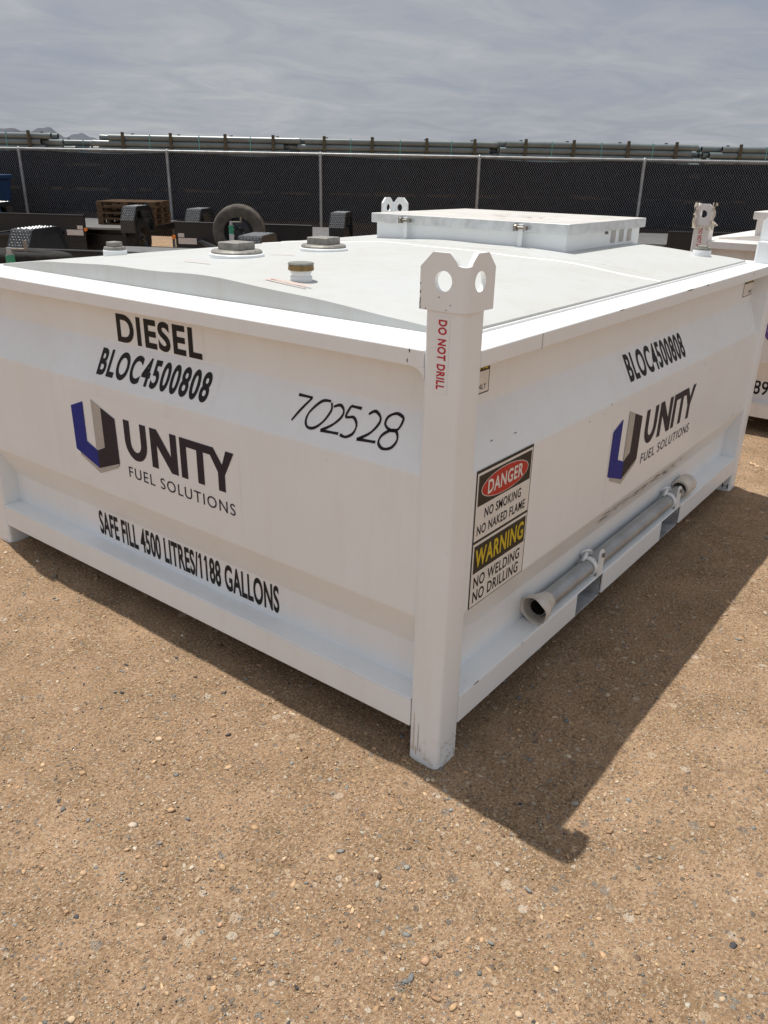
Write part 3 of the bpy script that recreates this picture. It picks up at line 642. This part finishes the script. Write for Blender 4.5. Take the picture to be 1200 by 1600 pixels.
# ---- drain pipe in its clamps on the side ledge
py, pz, pr = .0405, .2305, .030
prof = [(pr, .0), (pr, 1.34), (pr * .9, 1.34), (pr * .9, 0)]
fr = Matrix.Translation((.63, py, pz)) @ Matrix.Rotation(R(90), 4, 'Y')
dp = MB().lathe(prof, 32, fr, closed=True).build('drain_pipe', M['galv'], root, smooth=True, angle=40)
MB().lathe([(.001, .30), (pr * .885, .30), (pr * .885, .002)], 28, fr).build('pipe_bore', M['inside'], dp, smooth=True)
b = MB(); n = 44; prf = [(-.066, .0505), (-.035, .048), (.0, .0395), (.045, .0335), (.060, .0315)]
vs_ = []
for i in range(n):
    a = 2 * math.pi * i / n; w = 1 + .014 * math.sin(3 * a + .6) + .008 * math.sin(7 * a)
    for k, (xx, rr) in enumerate(prf):
        t_ = max(0, (rr - .032) / .0185); vs_.append((.635 + xx + (.010 * math.sin(a + 2.4) + .003 * math.sin(5 * a) if k == 0 else 0), min(py - .013 * t_ + rr * w * math.cos(a), .0765), max(pz + .018 * t_ + rr * w * math.sin(a), ZB1 + .001)))
k = len(prf); b.add(vs_, [(i * k + j, ((i + 1) % n) * k + j, ((i + 1) % n) * k + j + 1, i * k + j + 1) for i in range(n) for j in range(k - 1)])
o = b.build('pipe_sleeve', M['sleeve'], dp, smooth=True, angle=60); sm = o.modifiers.new('solid', 'SOLIDIFY'); sm.thickness = .002
for cx in (1.015, 1.835):
    b = MB(); b.lathe([(pr + .001, -.012), (pr + .006, -.012), (pr + .006, .012), (pr + .001, .012)], 32, Matrix.Translation((cx, py, pz)) @ Matrix.Rotation(R(90), 4, 'Y'), closed=True)
    cl = b.build('pipe_clamp', M['paint'], dp, smooth=True, angle=40)
    pl = [(cx - .019, .199), (cx + .019, .199), (cx + .019, .276)] + [(cx + .019 * math.cos(R(a)), .281 + .019 * math.sin(R(a))) for a in range(0, 181, 20)] + [(cx - .019, .276)]
    b = MB(); n = len(pl); pp = [(x + .028, y) for x, y in pl]
    b.add([(x, .0015, z) for x, z in pp] + [(x, .0075, z) for x, z in pp], [tuple(range(n)), tuple(range(n, 2 * n))] + [(i, (i + 1) % n, n + (i + 1) % n, n + i) for i in range(n)])
    b.build('clamp_plate', M['paint'], cl, smooth=True, angle=30)
    b = MB().tube((cx + .028, -.004, .279), (cx + .028, .012, .279), .0065, n=10).tube((cx + .028, -.005, .279), (cx + .028, -.002, .279), .009, n=6); b.build('clamp_bolt', M['bolt'], cl, smooth=True, angle=30)
    for dx, dy, rz in ((-.012, .052, 20), (.022, .060, -35)):                 # wings of the clamp nut
        mt = Matrix.Translation((cx + dx, dy, pz + .040)) @ Matrix.Rotation(R(rz), 4, 'Z') @ Matrix.Rotation(R(25), 4, 'X')
        q_ = [(.025 * math.cos(2 * math.pi * i / 14), .019 * math.sin(2 * math.pi * i / 14)) for i in range(14)]
        b = MB().prism(q_, -.004, .004); rot_ = Matrix.Rotation(R(90), 4, 'X'); b.v = [tuple(mt @ rot_ @ Vector(v_)) for v_ in b.v]; b.build('wing_nut', M['paint'], cl, bevel=.002)
b = MB().lathe([(.031, -.05), (.041, -.05), (.043, .02), (.043, .055), (.001, .055)], 30, Matrix.Translation((2.03, py, pz + .012)) @ Matrix.Rotation(R(90), 4, 'Y')); b.v = [(x, min(y, .0765), max(z, ZB1 + .001)) for x, y, z in b.v]
b.build('pipe_cup', M['sleeve'], dp, smooth=True, angle=40)
# scuffs along the lower fold of the side wall, and chips in the paint
b = MB(); f_ = S(.0009)
for k in range(95):
    a = 1.0 + random.random() * .88; z = .425 - .05 * random.random() ** 1.5 - .012 * (a - 1.0); l = .02 + .07 * random.random(); h = .001 + .0022 * random.random(); s_ = (random.random() - .3) * .012
    poly_mb(b, [(a, z), (a + l * .5, z + s_ * .5 - h * .5), (a + l, z + s_), (a + l * .45, z + s_ * .5 + h)], f_)
for k in range(15):
    a, z = random.choice(((.9, .83), (.86, .86), (2.55, .90), (.5, .62), (.3, .88), (1.95, .78), (2.6, .52), (2.1, .6))); a += (random.random() - .5) * .16; z += (random.random() - .5) * .10; l = .004 + .012 * random.random()
    poly_mb(b, [(a, z), (a + l, z + .001), (a + l * .8, z + .003), (a + l * .3, z + .0028)], f_)
b.build('scuff_marks', M['scuff'], root)
b = MB()
def chip(fn, a, z, l, h):
    n = 7; poly_mb(b, [(a + l * .5 * math.cos(2 * math.pi * i / n) * (.7 + .5 * random.random()), z + h * .5 * math.sin(2 * math.pi * i / n) * (.7 + .5 * random.random())) for i in range(n)], fn)
fe = lambda a, z: (.0012, -a, z); fs_ = lambda a, z: (a, .0012, z); fpe = lambda a, z: (-.0008, -a, z); fps = lambda a, z: (a, -.0008, z)
chip(fe, -.140, 1.160, .004, .010); chip(fe, -.146, 1.136, .003, .012); chip(fe, -2.09, 1.150, .006, .004); chip(fs_, .19, .193, .030, .005); chip(fs_, .46, .194, .012, .003)
for a, z, l, h in ((1.55, 1.163, .09, .004), (1.75, 1.161, .03, .005), (.92, 1.163, .05, .003), (2.4, 1.15, .01, .006), (2.62, 1.162, .02, .005)): chip(fs_, a, z, l, h)
for a, z in ((.018, .045), (.075, .085), (.045, .07), (.06, .055), (.02, .07)): chip(fps, a, z, .004, .003)
chip(fps, .047, .52, .002, .002); chip(fps, .07, .49, .002, .002)
fl_ = lambda a, z: (-.0048, -a, z)
for z, h in ((1.276, .020), (1.297, .008), (1.315, .005), (1.263, .008)): chip(fl_, -.1108, z, .003, h)
for a, z in ((-.04, 1.263), (-.06, 1.29), (-.095, 1.262), (-.03, 1.275)): chip(fl_, a, z, .004, .0025)
for k in range(14): chip(fps, .02 + random.random() * .07, .004 + random.random() * .075, .002 + random.random() * .01, .001 + random.random() * .002)
b.build('paint_chips', M['chip'], root)
b = MB(); fl = lambda a, z: (-.0008, -a, z)                                 # rust runs down the front post
for a, z0, z1 in ((-.083, .03, .16), (-.068, .035, .13), (-.074, .02, .05), (-.060, .035, .05)):
    poly_mb(b, [(a - .0008, z1), (a + .0006, z1), (a + .0018, (z0 + z1) / 2), (a + .0012, z0), (a - .001, z0), (a - .0012, (z0 + z1) / 2)], fl)
b.build('rust_runs', simple('rust_run', (.50, .41, .33), .7, 0, .15, 80), root)

# ---- second tank behind on the right
TX, TY = 3.97, .80 - W_
tank2 = make_tank('fuel_tank', 'second white fuel tank at the right edge, torn plastic wrap on its lifting lug', (TX, TY, 0), M['paint2'], (.19, 1.05, .45, 2.02, 1.345))
b = MB(); f_ = lambda a, z: (.0762, W_ - a, z)
V, F = glyphs('890', .014, 1.05); b.add([f_(.528 + .145 * v_[0], .235 + .095 * v_[1]) for v_ in V], F); b.build('number_lettering', M['ink'], tank2)
b = MB(); stroke_mb(b, [(.60 + .05 * math.cos(R(a)), .66 + .05 * math.sin(R(a))) for a in range(50, 311, 26)], .022, lambda a, z: (.0065, W_ - a, z)); poly_mb(b, [(.575, .76), (.62, .79), (.66, .77), (.62, .74)], lambda a, z: (.0065, W_ - a, z)); b.build('purple_mark', M['purple'], tank2)
st = MB().add([(-.0008, y, z) for y, z in ((W_ - .028, 1.07), (W_ - .075, 1.07), (W_ - .075, 1.25), (W_ - .028, 1.25))], [(0, 1, 2, 3)]).build('post_sticker', M['swhite'], tank2)
vtext(st, -.0016, W_ - .036, W_ - .062, 1.238, 1.085)
# torn shipping wrap clinging to the lug
b = MB(); n = 26; rows = 9; pts = []
for j in range(rows):
    z = 1.235 + .150 * j / (rows - 1)
    for i in range(n):
        s = -.135 + .27 * i / (n - 1); edge = (abs(s) / .135) ** 3
        off = .006 + .008 * rng.random() + .03 * edge * rng.random(); zz_ = z + (rng.random() - .5) * .018 * (1 + .6 * edge)
        if s < 0: pts.append((-.004 - off, W_ - abs(s) - .0, zz_))
        else: pts.append((s, W_ + .004 + off, zz_))
fs = [(j * n + i, j * n + i + 1, (j + 1) * n + i + 1, (j + 1) * n + i) for j in range(rows - 1) for i in range(n - 1)
      if not (-.105 < -.135 + .27 * (i + .5) / (n - 1) < -.012 and (j > 0)) and rng.random() > .12]
b.add(pts, fs); b.add([(-.02, W_ - .10, 1.27), (-.03, W_ - .16, 1.262), (-.012, W_ - .125, 1.285), (-.018, W_ - .11, 1.245)], [(0, 1, 2), (0, 3, 1)])
b.build('torn_wrap', M['wrap'], tank2, smooth=True, angle=60)

# ------------------------------------------------------------------ chain-link fence with windscreen
F0 = Vector((7.845, 15.548)); fa = R(-58.29); FH = 1.80; SP = 3.05; K0, K1 = -3, 7
fence = empty('chain_link_fence', (F0.x, F0.y, 0), fa); tag(fence, 'galvanised chain-link fence with dark screening cloth across the back of the yard', 'fence')
for k in range(K0, K1 + 1):
    b = MB().tube((k * SP, 0, -.05), (k * SP, 0, FH - .02), .030, n=14); pst = b.build('fence_post', M['fencegalv'], fence, smooth=True)
    MB().lathe([(.034, -.05), (.036, -.03), (.036, .0), (.026, .02), (.012, .034), (.001, .038)], 14, Matrix.Translation((k * SP, 0, FH - .01))).build('post_cap', M['fencegalv'], pst, smooth=True)
MB().tube((K0 * SP, -.002, FH - .01), (K1 * SP, -.002, FH - .01), .021, n=12).build('top_rail', M['fencegalv'], fence, smooth=True)
hw = .044; z0, z1 = .14, FH + .028; nz = int((z1 - z0) / hw); x0 = K0 * SP; nw = int((K1 - K0) * SP / hw)
base = np.array([[0, 0, 0], [1, 0, 0], [.5, 1, 0]]); wr = .0046
zi = z0 + np.arange(nz + 1) * hw; Vl, Fl = [], []
tri = np.array([(-.6, -.5), (.6, -.5), (0, .8)]) * wr
for i in range(nw):
    xk = x0 + i * hw + (np.arange(nz + 1) % 2) * hw; yk = -.033 + ((np.arange(nz + 1) + i) % 2) * .004
    ring = np.stack([xk[:, None] + tri[None, :, 0], yk[:, None] + tri[None, :, 1], np.repeat(zi[:, None], 3, 1)], -1)
    o0 = len(Vl) * (nz + 1) * 3; Vl.append(ring.reshape(-1, 3)); k = np.arange(nz)[:, None] * 3; j = np.arange(3)[None]; j2 = (j + 1) % 3
    Fl.append(np.stack([k + j, k + j2, k + 3 + j2, k + 3 + j], -1).reshape(-1, 4) + o0)
me = bpy.data.meshes.new('chain_link_mesh'); mesh_np(me, np.concatenate(Vl), np.concatenate(Fl)); me.materials.append(M['wire'])
o = bpy.data.objects.new('chain_link_mesh', me); col.objects.link(o); o.parent = fence
b = MB(); n = 240; m_ = 12
for i in range(n + 1):
    x = K0 * SP + (K1 - K0) * SP * i / n; sag = .035 * math.sin(math.pi * ((x / SP) % 1)); 
    for j in range(m_ + 1):
        u = j / m_; z = .20 + (FH - .045 - sag * .6 - .20 + .012 * math.sin(x * 2.3)) * u
        b.v.append((x, .045 + .012 * math.sin(x * 3.1 + u * 2) + .010 * math.sin(x * 7.7 + u * 4), z))
for i in range(n):
    for j in range(m_): a = i * (m_ + 1) + j; b.f.append((a, a + m_ + 1, a + m_ + 2, a + 1)); b.mi.append(0)
b.build('screen_cloth', M['screen'], fence, smooth=True, angle=80)

# ------------------------------------------------------------------ pipe bundles beyond the fence
BC = Vector((19.634, 15.197)); bt = Vector((0.607, -0.795)); bn = Vector((0.795, 0.607)); bang = math.atan2(bt.y, bt.x)
PR = .0845; NR, NC, BL = 4, 6, 5.82
def pipe_mesh(name):
    b = MB(); b.lathe([(PR * .88, 0), (PR, 0), (PR, BL - .17), (PR * 1.07, BL - .12), (PR * 1.07, BL), (PR * .98, BL), (PR * .96, BL - .14)], 16, Matrix.Rotation(R(90), 4, 'Y'), 0)
    b.lathe([(PR * .88, 0), (PR * .86, .5), (.001, .52)], 16, Matrix.Rotation(R(90), 4, 'Y'), 1); b.lathe([(PR * .96, BL - .14), (.001, BL - .16)], 16, Matrix.Rotation(R(90), 4, 'Y'), 1)
    return b
proto = pipe_mesh('pipe').build('pipe', [M['pipe'], M['pipein']], None, smooth=True, angle=40); pme = proto.data; bpy.data.objects.remove(proto)
lum_b = MB().box((-.045, -.04, -.09), (.045, 0, NR * 2 * PR + .06)).box((-.045, NC * 2 * PR, -.09), (.045, NC * 2 * PR + .04, NR * 2 * PR + .06)).box((-.045, 0, -.09), (.045, NC * 2 * PR, 0))
lproto = lum_b.build('lumber_frame', M['lumber']); lme = lproto.data; bpy.data.objects.remove(lproto)
sproto = MB().box((-.010, -.004, -.004), (.010, 0, NR * 2 * PR + .004)).box((-.010, 0, NR * 2 * PR), (.010, NC * 2 * PR, NR * 2 * PR + .004)).box((-.010, NC * 2 * PR, -.004), (.010, NC * 2 * PR + .004, NR * 2 * PR + .004)).build('strap', M['strap']); sme = sproto.data; bpy.data.objects.remove(sproto)
whole = MB(); rs = random.Random(3)
for r_ in range(NR):
    for c_ in range(NC):
        pb = pipe_mesh('p'); off = (rs.random() - .5) * .25
        whole.add([(x + off, y + PR + c_ * 2 * PR, z + PR + r_ * 2 * PR) for x, y, z in pb.v], pb.f)
for x in (.75, 2.2, 3.85, 5.3): whole.add([(vx + x, vy, vz) for vx, vy, vz in lum_b.v], lum_b.f, 1)
wp = whole.build('pipe_bundle', [M['pipe'], M['lumber']]); wme = wp.data; bpy.data.objects.remove(wp)
LH = NR * 2 * PR + .09 + .045
def bundle(s0, back, level, ztop, group, label, detail=True):
    p_ = BC + bt * s0 + bn * back; z = ztop - NR * 2 * PR - level * LH
    if not detail:
        o_ = bpy.data.objects.new('pipe_bundle', wme); col.objects.link(o_); o_.location = (p_.x, p_.y, z); o_.rotation_euler = (0, 0, bang); tag(o_, label, 'pipe bundle', group); return
    rt = empty('pipe_bundle', (p_.x, p_.y, z), bang); tag(rt, label, 'pipe bundle', group)
    for r_ in range(NR):
        for c_ in range(NC):
            o_ = bpy.data.objects.new('pipe', pme); col.objects.link(o_); o_.parent = rt; flip = rs.random() < .5
            off = (rs.random() - .5) * (.30 if c_ == 0 else 1.1) + (.18 if r_ == NR - 1 else -.1) * (1 if c_ == 0 else rs.random())
            o_.location = (off + (BL if flip else 0), PR + c_ * 2 * PR, PR + r_ * 2 * PR); o_.rotation_euler = (rs.random(), 0, math.pi if flip else 0)
    for x in (.75, 2.2, 3.85, 5.3):
        o_ = bpy.data.objects.new('lumber_frame', lme); col.objects.link(o_); o_.parent = rt; o_.location = (x, 0, 0)
    for x in (1.55, 3.05, 4.6):
        o_ = bpy.data.objects.new('strap', sme); col.objects.link(o_); o_.parent = rt; o_.location = (x, 0, 0)
ZTOP = 2.365
front = [(-16.26, 'left end, its right ends stepped against a row of pipe mouths'), (-8.87, 'left, above the pallet stack'), (-2.78, 'centre, above the middle fence post'), (3.31, 'right, above the hatch of the big tank'), (9.80, 'right end, running out of the picture')]
nm = ['far left', 'second from left', 'middle', 'second from right', 'far right']
for k, (s0, w) in enumerate(front):
    bundle(s0, 0, 0, ZTOP + (.03 if k == 3 else 0), 'grey pipe bundles stacked beyond the fence', 'grey pipe bundle in lumber frames topping the %s front stack beyond the fence' % nm[k])
    for lv in (1, 2): bundle(s0, 0, lv, ZTOP + (.03 if k == 3 else 0), 'lower pipe bundles behind the screen', 'grey pipe bundle low in a stack, hidden behind the fence screening', False)
for k in range(6):
    s0 = -20.6 + k * 6.9 + rs.random() * .4
    bundle(s0, 2.2 + (k % 2) * .9, 0, ZTOP - .10, 'pipe bundles in the second row', 'grey pipe bundle topping a second row stack, ends showing between front stacks')
    for lv in (1, 2): bundle(s0, 2.2 + (k % 2) * .9, lv, ZTOP - .10, 'lower pipe bundles behind the screen', 'grey pipe bundle low in a stack, hidden behind the fence screening', False)

# ------------------------------------------------------------------ trailers
UA = R(-60)                                                               # the trailers' cross axis; they stand square to the fence
def fender_mb(solid=False):
    b = MB(); w = .25; prof = [(-.43, .46), (-.43, .66), (-.29, .87), (-.25, .885), (.25, .885), (.29, .87), (.43, .66), (.43, .46)]; n = len(prof)
    b.add([(x, v, z) for x in (0, w) for v, z in prof], [(i, i + 1, n + i + 1, n + i) for i in range(n - 1)], 0)
    inn = [(v * .86, z - .075 if z > .6 else z) for v, z in prof]
    for x in (0, w): b.add([(x, v, z) for v, z in prof] + [(x, v, z) for v, z in inn], [(i, i + 1, n + i + 1, n + i) for i in range(n - 1)], 1)
    if solid: b.add([(w, v, z) for v, z in prof], [tuple(range(n))], 1)
    def studs(pa, pb, rows):
        for r_ in range(rows):
            for c_ in range(7):
                u = (r_ + .5) / rows; cx = .022 + c_ * .034 + (.017 if r_ % 2 else 0)
                if cx > w - .012: continue
                v = pa[0] + (pb[0] - pa[0]) * u; z = pa[1] + (pb[1] - pa[1]) * u; d = Vector((0, pb[0] - pa[0], pb[1] - pa[1])).normalized(); nrm = Vector((0, -d.z, d.y)); c = Vector((cx, v, z))
                ex = Vector((1, 0, 0)); s1, s2 = (.016, .008) if (r_ + c_) % 2 else (.008, .015)
                b.add([c + ex * s1, c + d * s2, c - ex * s1, c - d * s2, c + nrm * .006], [(0, 1, 4), (1, 2, 4), (2, 3, 4), (3, 0, 4)], 2)
    studs(prof[1], prof[2], 8); studs(prof[3], prof[4], 14); studs(prof[6], prof[5], 8)
    return b
def tyre_mb(rad, wid, n=54):
    hw_ = wid / 2; ri = rad * .56
    prof = [(ri, -hw_ * .82), (ri + .02, -hw_ * .98), (rad * .80, -hw_ * 1.04), (rad * .93, -hw_ * .92), (rad * .985, -hw_ * .74), (rad, -hw_ * .45), (rad, -hw_ * .12), (rad * .975, 0), (rad, hw_ * .12), (rad, hw_ * .45), (rad * .985, hw_ * .74), (rad * .93, hw_ * .92), (rad * .80, hw_ * 1.04), (ri + .02, hw_ * .98), (ri, hw_ * .82)]
    return MB().lathe(prof, n, None, 0, rfun=lambda i, j, r: r * (.982 if (i + j) % 3 == 0 and 3 <= j <= 11 else 1))
def rim_mb(rad):
    b = MB().lathe([(rad * .56, -.075), (rad * .52, -.06), (rad * .48, -.02), (rad * .48, .03), (rad * .30, .055), (rad * .26, .065), (rad * .13, .06), (rad * .12, .085), (.001, .09)], 36)
    b.lathe([(rad * .56, .075), (rad * .52, .06), (rad * .48, .03)], 36)
    for k in range(5):
        a = 2 * math.pi * k / 5; b.tube((rad * .2 * math.cos(a), rad * .2 * math.sin(a), .06), (rad * .2 * math.cos(a), rad * .2 * math.sin(a), .082), .012, n=6, mi=1)
    return b
FEN = fender_mb().build('fender', [M['tread'], M['black'], M['treadhi']]); TY_ = tyre_mb(.345, .20).build('wheel', M['rubber'], smooth=True, angle=50); RM = rim_mb(.345).build('rim', [M['rim'], M['bolt']], smooth=True, angle=40)
FES = fender_mb(True).build('fender', [M['tread'], M['black'], M['treadhi']]); fes = FES.data; bpy.data.objects.remove(FES)
fme, tme, rme = FEN.data, TY_.data, RM.data
for o in (FEN, TY_, RM): bpy.data.objects.remove(o)
def part(name, me, par, loc, rot_=(0, 0, 0), mat_=None):
    o_ = bpy.data.objects.new(name, me); col.objects.link(o_); o_.parent = par; o_.location = loc; o_.rotation_euler = rot_; return o_
def trailer(label, origin, wall, fenL, fenR, fv, deck_u, decals, spare=None, jack=None, vlen=2.7, wz=.72, decal_u=None, fm=None):
    """local axes: x across, y along (away from the yard), z up. wall = (u0,u1) of the upright front panel at v = 0"""
    rt = empty('equipment_trailer', (origin[0], origin[1], 0), UA); tag(rt, label, 'trailer', 'black equipment trailers along the fence')
    u0, u1 = wall
    b = MB().box((u0, 0, .14), (u1, .05, wz)).box((u0, -.012, wz - .012), (u1, .062, wz + .012)); b.box((u0, -.01, .30), (u1, 0, .36)); b.build('front_panel', M['black'], rt, bevel=.006)
    b = MB().box((deck_u[0], .06, .50), (deck_u[1], vlen, .53)); b.build('deck', M['deck'], rt)
    b = MB().box((deck_u[0], .06, .40), (deck_u[0] + .06, vlen, .50)).box((deck_u[1] - .06, .06, .40), (deck_u[1], vlen, .50)).box((deck_u[0] + .06, fv - .04, .40), (deck_u[1] - .06, fv + .04, .498)); b.box((deck_u[0] + .06, vlen - .06, .40), (deck_u[1] - .06, vlen, .498)); b.box((fenL + .2, fv - .035, .31), (fenR + .05, fv + .035, .38)); b.box((deck_u[0] + .07, .30, .10), (deck_u[1] - .02, .34, .398)); b.build('chassis_frame', M['black'], rt)
    for u in ((fenL, fenR) if fm != 'none' else ()):
        part('fender', fm or fme, rt, (u, fv, 0))
        w = part('wheel', tme, rt, (u + .125, fv, .335), (0, R(90), 0)); part('rim', rme, w, (0, 0, 0), (0, 0, rs.random()) if u == fenR else (math.pi, 0, 0))
    um = (u0 + u1) / 2; b = MB().box((um - .045, -1.75, .40), (um + .045, 0, .48)); b.tube((um - .7, 0, .44), (um, -1.2, .44), .04, n=6).tube((um + .7, 0, .44), (um, -1.2, .44), .04, n=6).tube((um, -1.75, .44), (um, -1.95, .47), .05, n=10); b.build('tongue', M['black'], rt)
    if decals:
        uu = decal_u if decal_u is not None else u0 + .05
        MB().box((uu, -.016, .40), (uu + .30, -.0125, .49)).box((uu + .0 if decal_u is None else uu + .2, -.016, .50), (uu + .10 if decal_u is None else uu + .3, -.0125, .56)).build('warning_decal', M['decal'], rt)
        for uu2 in (u0 - .035, u1 + .01): MB().tube((uu2 + .012, -.03, .50), (uu2 + .012, .0, .50), .03, n=12).build('marker_lamp', M['amber'], rt, smooth=True, angle=30)
    if spare:
        su, sv, sz, rx_, ry_, rz_ = spare; me_ = tme.copy(); me_.materials[0] = M['rubdust' if rx_ > 45 else 'rubber']
        w = part('spare_wheel', me_, rt, (su, sv, sz), (R(rx_), R(ry_), R(rz_))); w.scale = (1, 1, .8 if rx_ < 45 else 1); part('rim', rme, w, (0, 0, 0))
        MB().tube((su, sv + .05, .44), (su, sv + .10, sz), .03, n=8).build('spare_bracket', M['black'], rt)
    if jack:
        ju, jv, jz = jack; b = MB().tube((ju, jv, .05), (ju, jv, jz), .028, n=12).tube((ju, jv, jz), (ju, jv, jz + .05), .020, n=10); jk = b.build('tongue_jack', M['galv'], rt, smooth=True, angle=30)
        MB().tube((ju, jv, jz + .04), (ju + .13, jv, jz + .04), .008, n=8).tube((ju + .13, jv, jz + .04), (ju + .13, jv, jz + .10), .012, n=8).build('jack_handle', M['bolt'], jk, smooth=True)
        MB().lathe([(.031, jz - .10), (.031, jz)], 12, Matrix.Translation((ju, jv, 0))).build('green_label', M['green'], jk, smooth=True)
        MB().lathe([(.0305, jz - .22), (.0305, jz - .105)], 12, Matrix.Translation((ju, jv, 0))).build('grey_label', M['decal'], jk, smooth=True)
    return rt
def loc_of(org, p_):                                                       # world point to trailer axes
    d = Vector((p_[0] - org[0], p_[1] - org[1])); c_, s_ = math.cos(UA), math.sin(UA); return (d.x * c_ + d.y * s_, -d.x * s_ + d.y * c_)
o1 = (6.83, 12.0); o2 = (7.0, 9.8); o0 = (2.94, 7.36); o3 = (11.72, 3.64)
trailer('black trailer with a stack of pallets on its deck, beside the blue bin', o1, (-2.25, 0), -1.95, .64, .45, (-2.0, .70), True, None, None, decal_u=-.33)
sp2 = loc_of(o2, (6.20, 7.453)); jk2 = loc_of(o2, (5.85, 7.22))
trailer('black trailer with a dusty spare wheel standing upright in front of its panel', o2, (0, 2.2), -.08, 2.34, 1.05, (.02, 2.35), True, (sp2[0], sp2[1], .745, 96, 0, 8), (jk2[0], jk2[1], .85))
sp0 = loc_of(o0, (1.92, 5.22)); jk0 = loc_of(o0, (1.60, 4.86))
trailer('nearest black trailer, its spare wheel lying flat, just behind the big white tank', o0, (.0, 2.35), -.22, 2.30, .72, (.02, 2.3), False, (sp0[0], sp0[1], .835, -4, 2, 0), (jk0[0], jk0[1], .93), fm=fes)
trailer('black trailer mostly hidden behind the second tank, right of the hatch', o3, (0, 2.2), -.22, 2.22, 1.05, (-.9, 2.3), False, fm='none')
# pallets on the first trailer's deck
pb = MB(); pw_, pd = 1.05, .95
for zc, th in ((0, .016), (.094, .018)):
    for k in range(6 if zc else 4):
        y = (pd - .10) * k / (5 if zc else 3); pb.box((0, y, zc), (pw_, y + .095, zc + th))
for xk in (0, pw_ / 2 - .05, pw_ - .10):
    for y in (0, pd / 2 - .06, pd - .12): pb.box((xk, y, .016), (xk + .10, y + .12, .094))
pp = pb.build('wooden_pallet', M['wood']); pme2 = pp.data; bpy.data.objects.remove(pp)
pn = ['bottom', 'second from the bottom', 'second from the top', 'top']
for k in range(4):
    o_ = bpy.data.objects.new('wooden_pallet', pme2); col.objects.link(o_); o_.location = (7.46 + .02 * rs.random(), 12.55 + .02 * rs.random(), .532 + k * .098); o_.scale = (1, 1, .87); o_.rotation_euler = (0, 0, UA + R(4 + rs.random() * 3))
    tag(o_, 'brown wooden pallet, %s of the stack on the trailer deck' % pn[k], 'pallet', 'pallets stacked on the trailer')
# loose planks by the middle trailer
# blue bin at the left edge
br = empty('blue_bin', (6.45, 14.55, .07), UA); tag(br, 'blue steel waste bin with a pale mark, at the left edge by the fence', 'bin')
b = MB(); b.add([(-1.9, -.05, .12), (-.04, -.05, .12), (-.04, .9, .12), (-1.9, .9, .12), (-1.98, -.12, 1.16), (.0, -.12, 1.16), (.0, .98, 1.16), (-1.98, .98, 1.16)], [(0, 1, 2, 3), (4, 5, 6, 7), (0, 1, 5, 4), (1, 2, 6, 5), (2, 3, 7, 6), (3, 0, 4, 7)]); b.build('bin_body', M['bin'], br, bevel=.02)
b = MB().box((-2.02, -.16, 1.165), (.03, 1.02, 1.25)); b.build('bin_lid', M['bin'], br, bevel=.02)
b = MB(); poly_mb(b, [(-.40, .90), (-.30, .94), (-.22, .93), (-.16, .97), (-.13, .90), (-.15, .84), (-.40, .83)], lambda a, z: (a, -.125 + (1.16 - z) * .067 + .0, z)); b.build('pale_mark', M['decal'], br)
# ------------------------------------------------------------------ far hills
b = MB(); D = 3000.0; prof_ = []
import itertools
RID = [(84, -3), (76, 40), (70, 70), (63.4, 88), (62.3, 96), (61.3, 97), (61.1, 94), (60.83, 101), (60.4, 95), (59.7, 89), (59.2, 99), (58.7, 103), (58.4, 100), (58.2, 90), (57.8, 74), (57.1, 87), (56.8, 91), (56.6, 87), (55.9, 74), (54, 50), (51, 20), (48, -3)]
def ridge(th):
    d_ = math.degrees(th); X_ = [p_[0] for p_ in RID][::-1]; Y_ = [p_[1] for p_ in RID][::-1]
    return float(np.interp(d_, X_, Y_)) + 1.6 * math.sin(d_ * 31) + 1.0 * math.sin(d_ * 83)
n = 260
for i in range(n + 1):
    th = R(46) + R(40) * i / n; h = ridge(th); 
    for rr, hh_ in ((D * .93, -3), (D * .97, h * .55), (D, h), (D * 1.12, -3)): b.v.append((rr * math.cos(th), rr * math.sin(th), hh_))
for i in range(n):
    for k in range(3): a = i * 4 + k; b.f.append((a, a + 4, a + 5, a + 1)); b.mi.append(0)
o = b.build('hills', M['hill'], None, smooth=True, angle=50); tag(o, kind='structure')
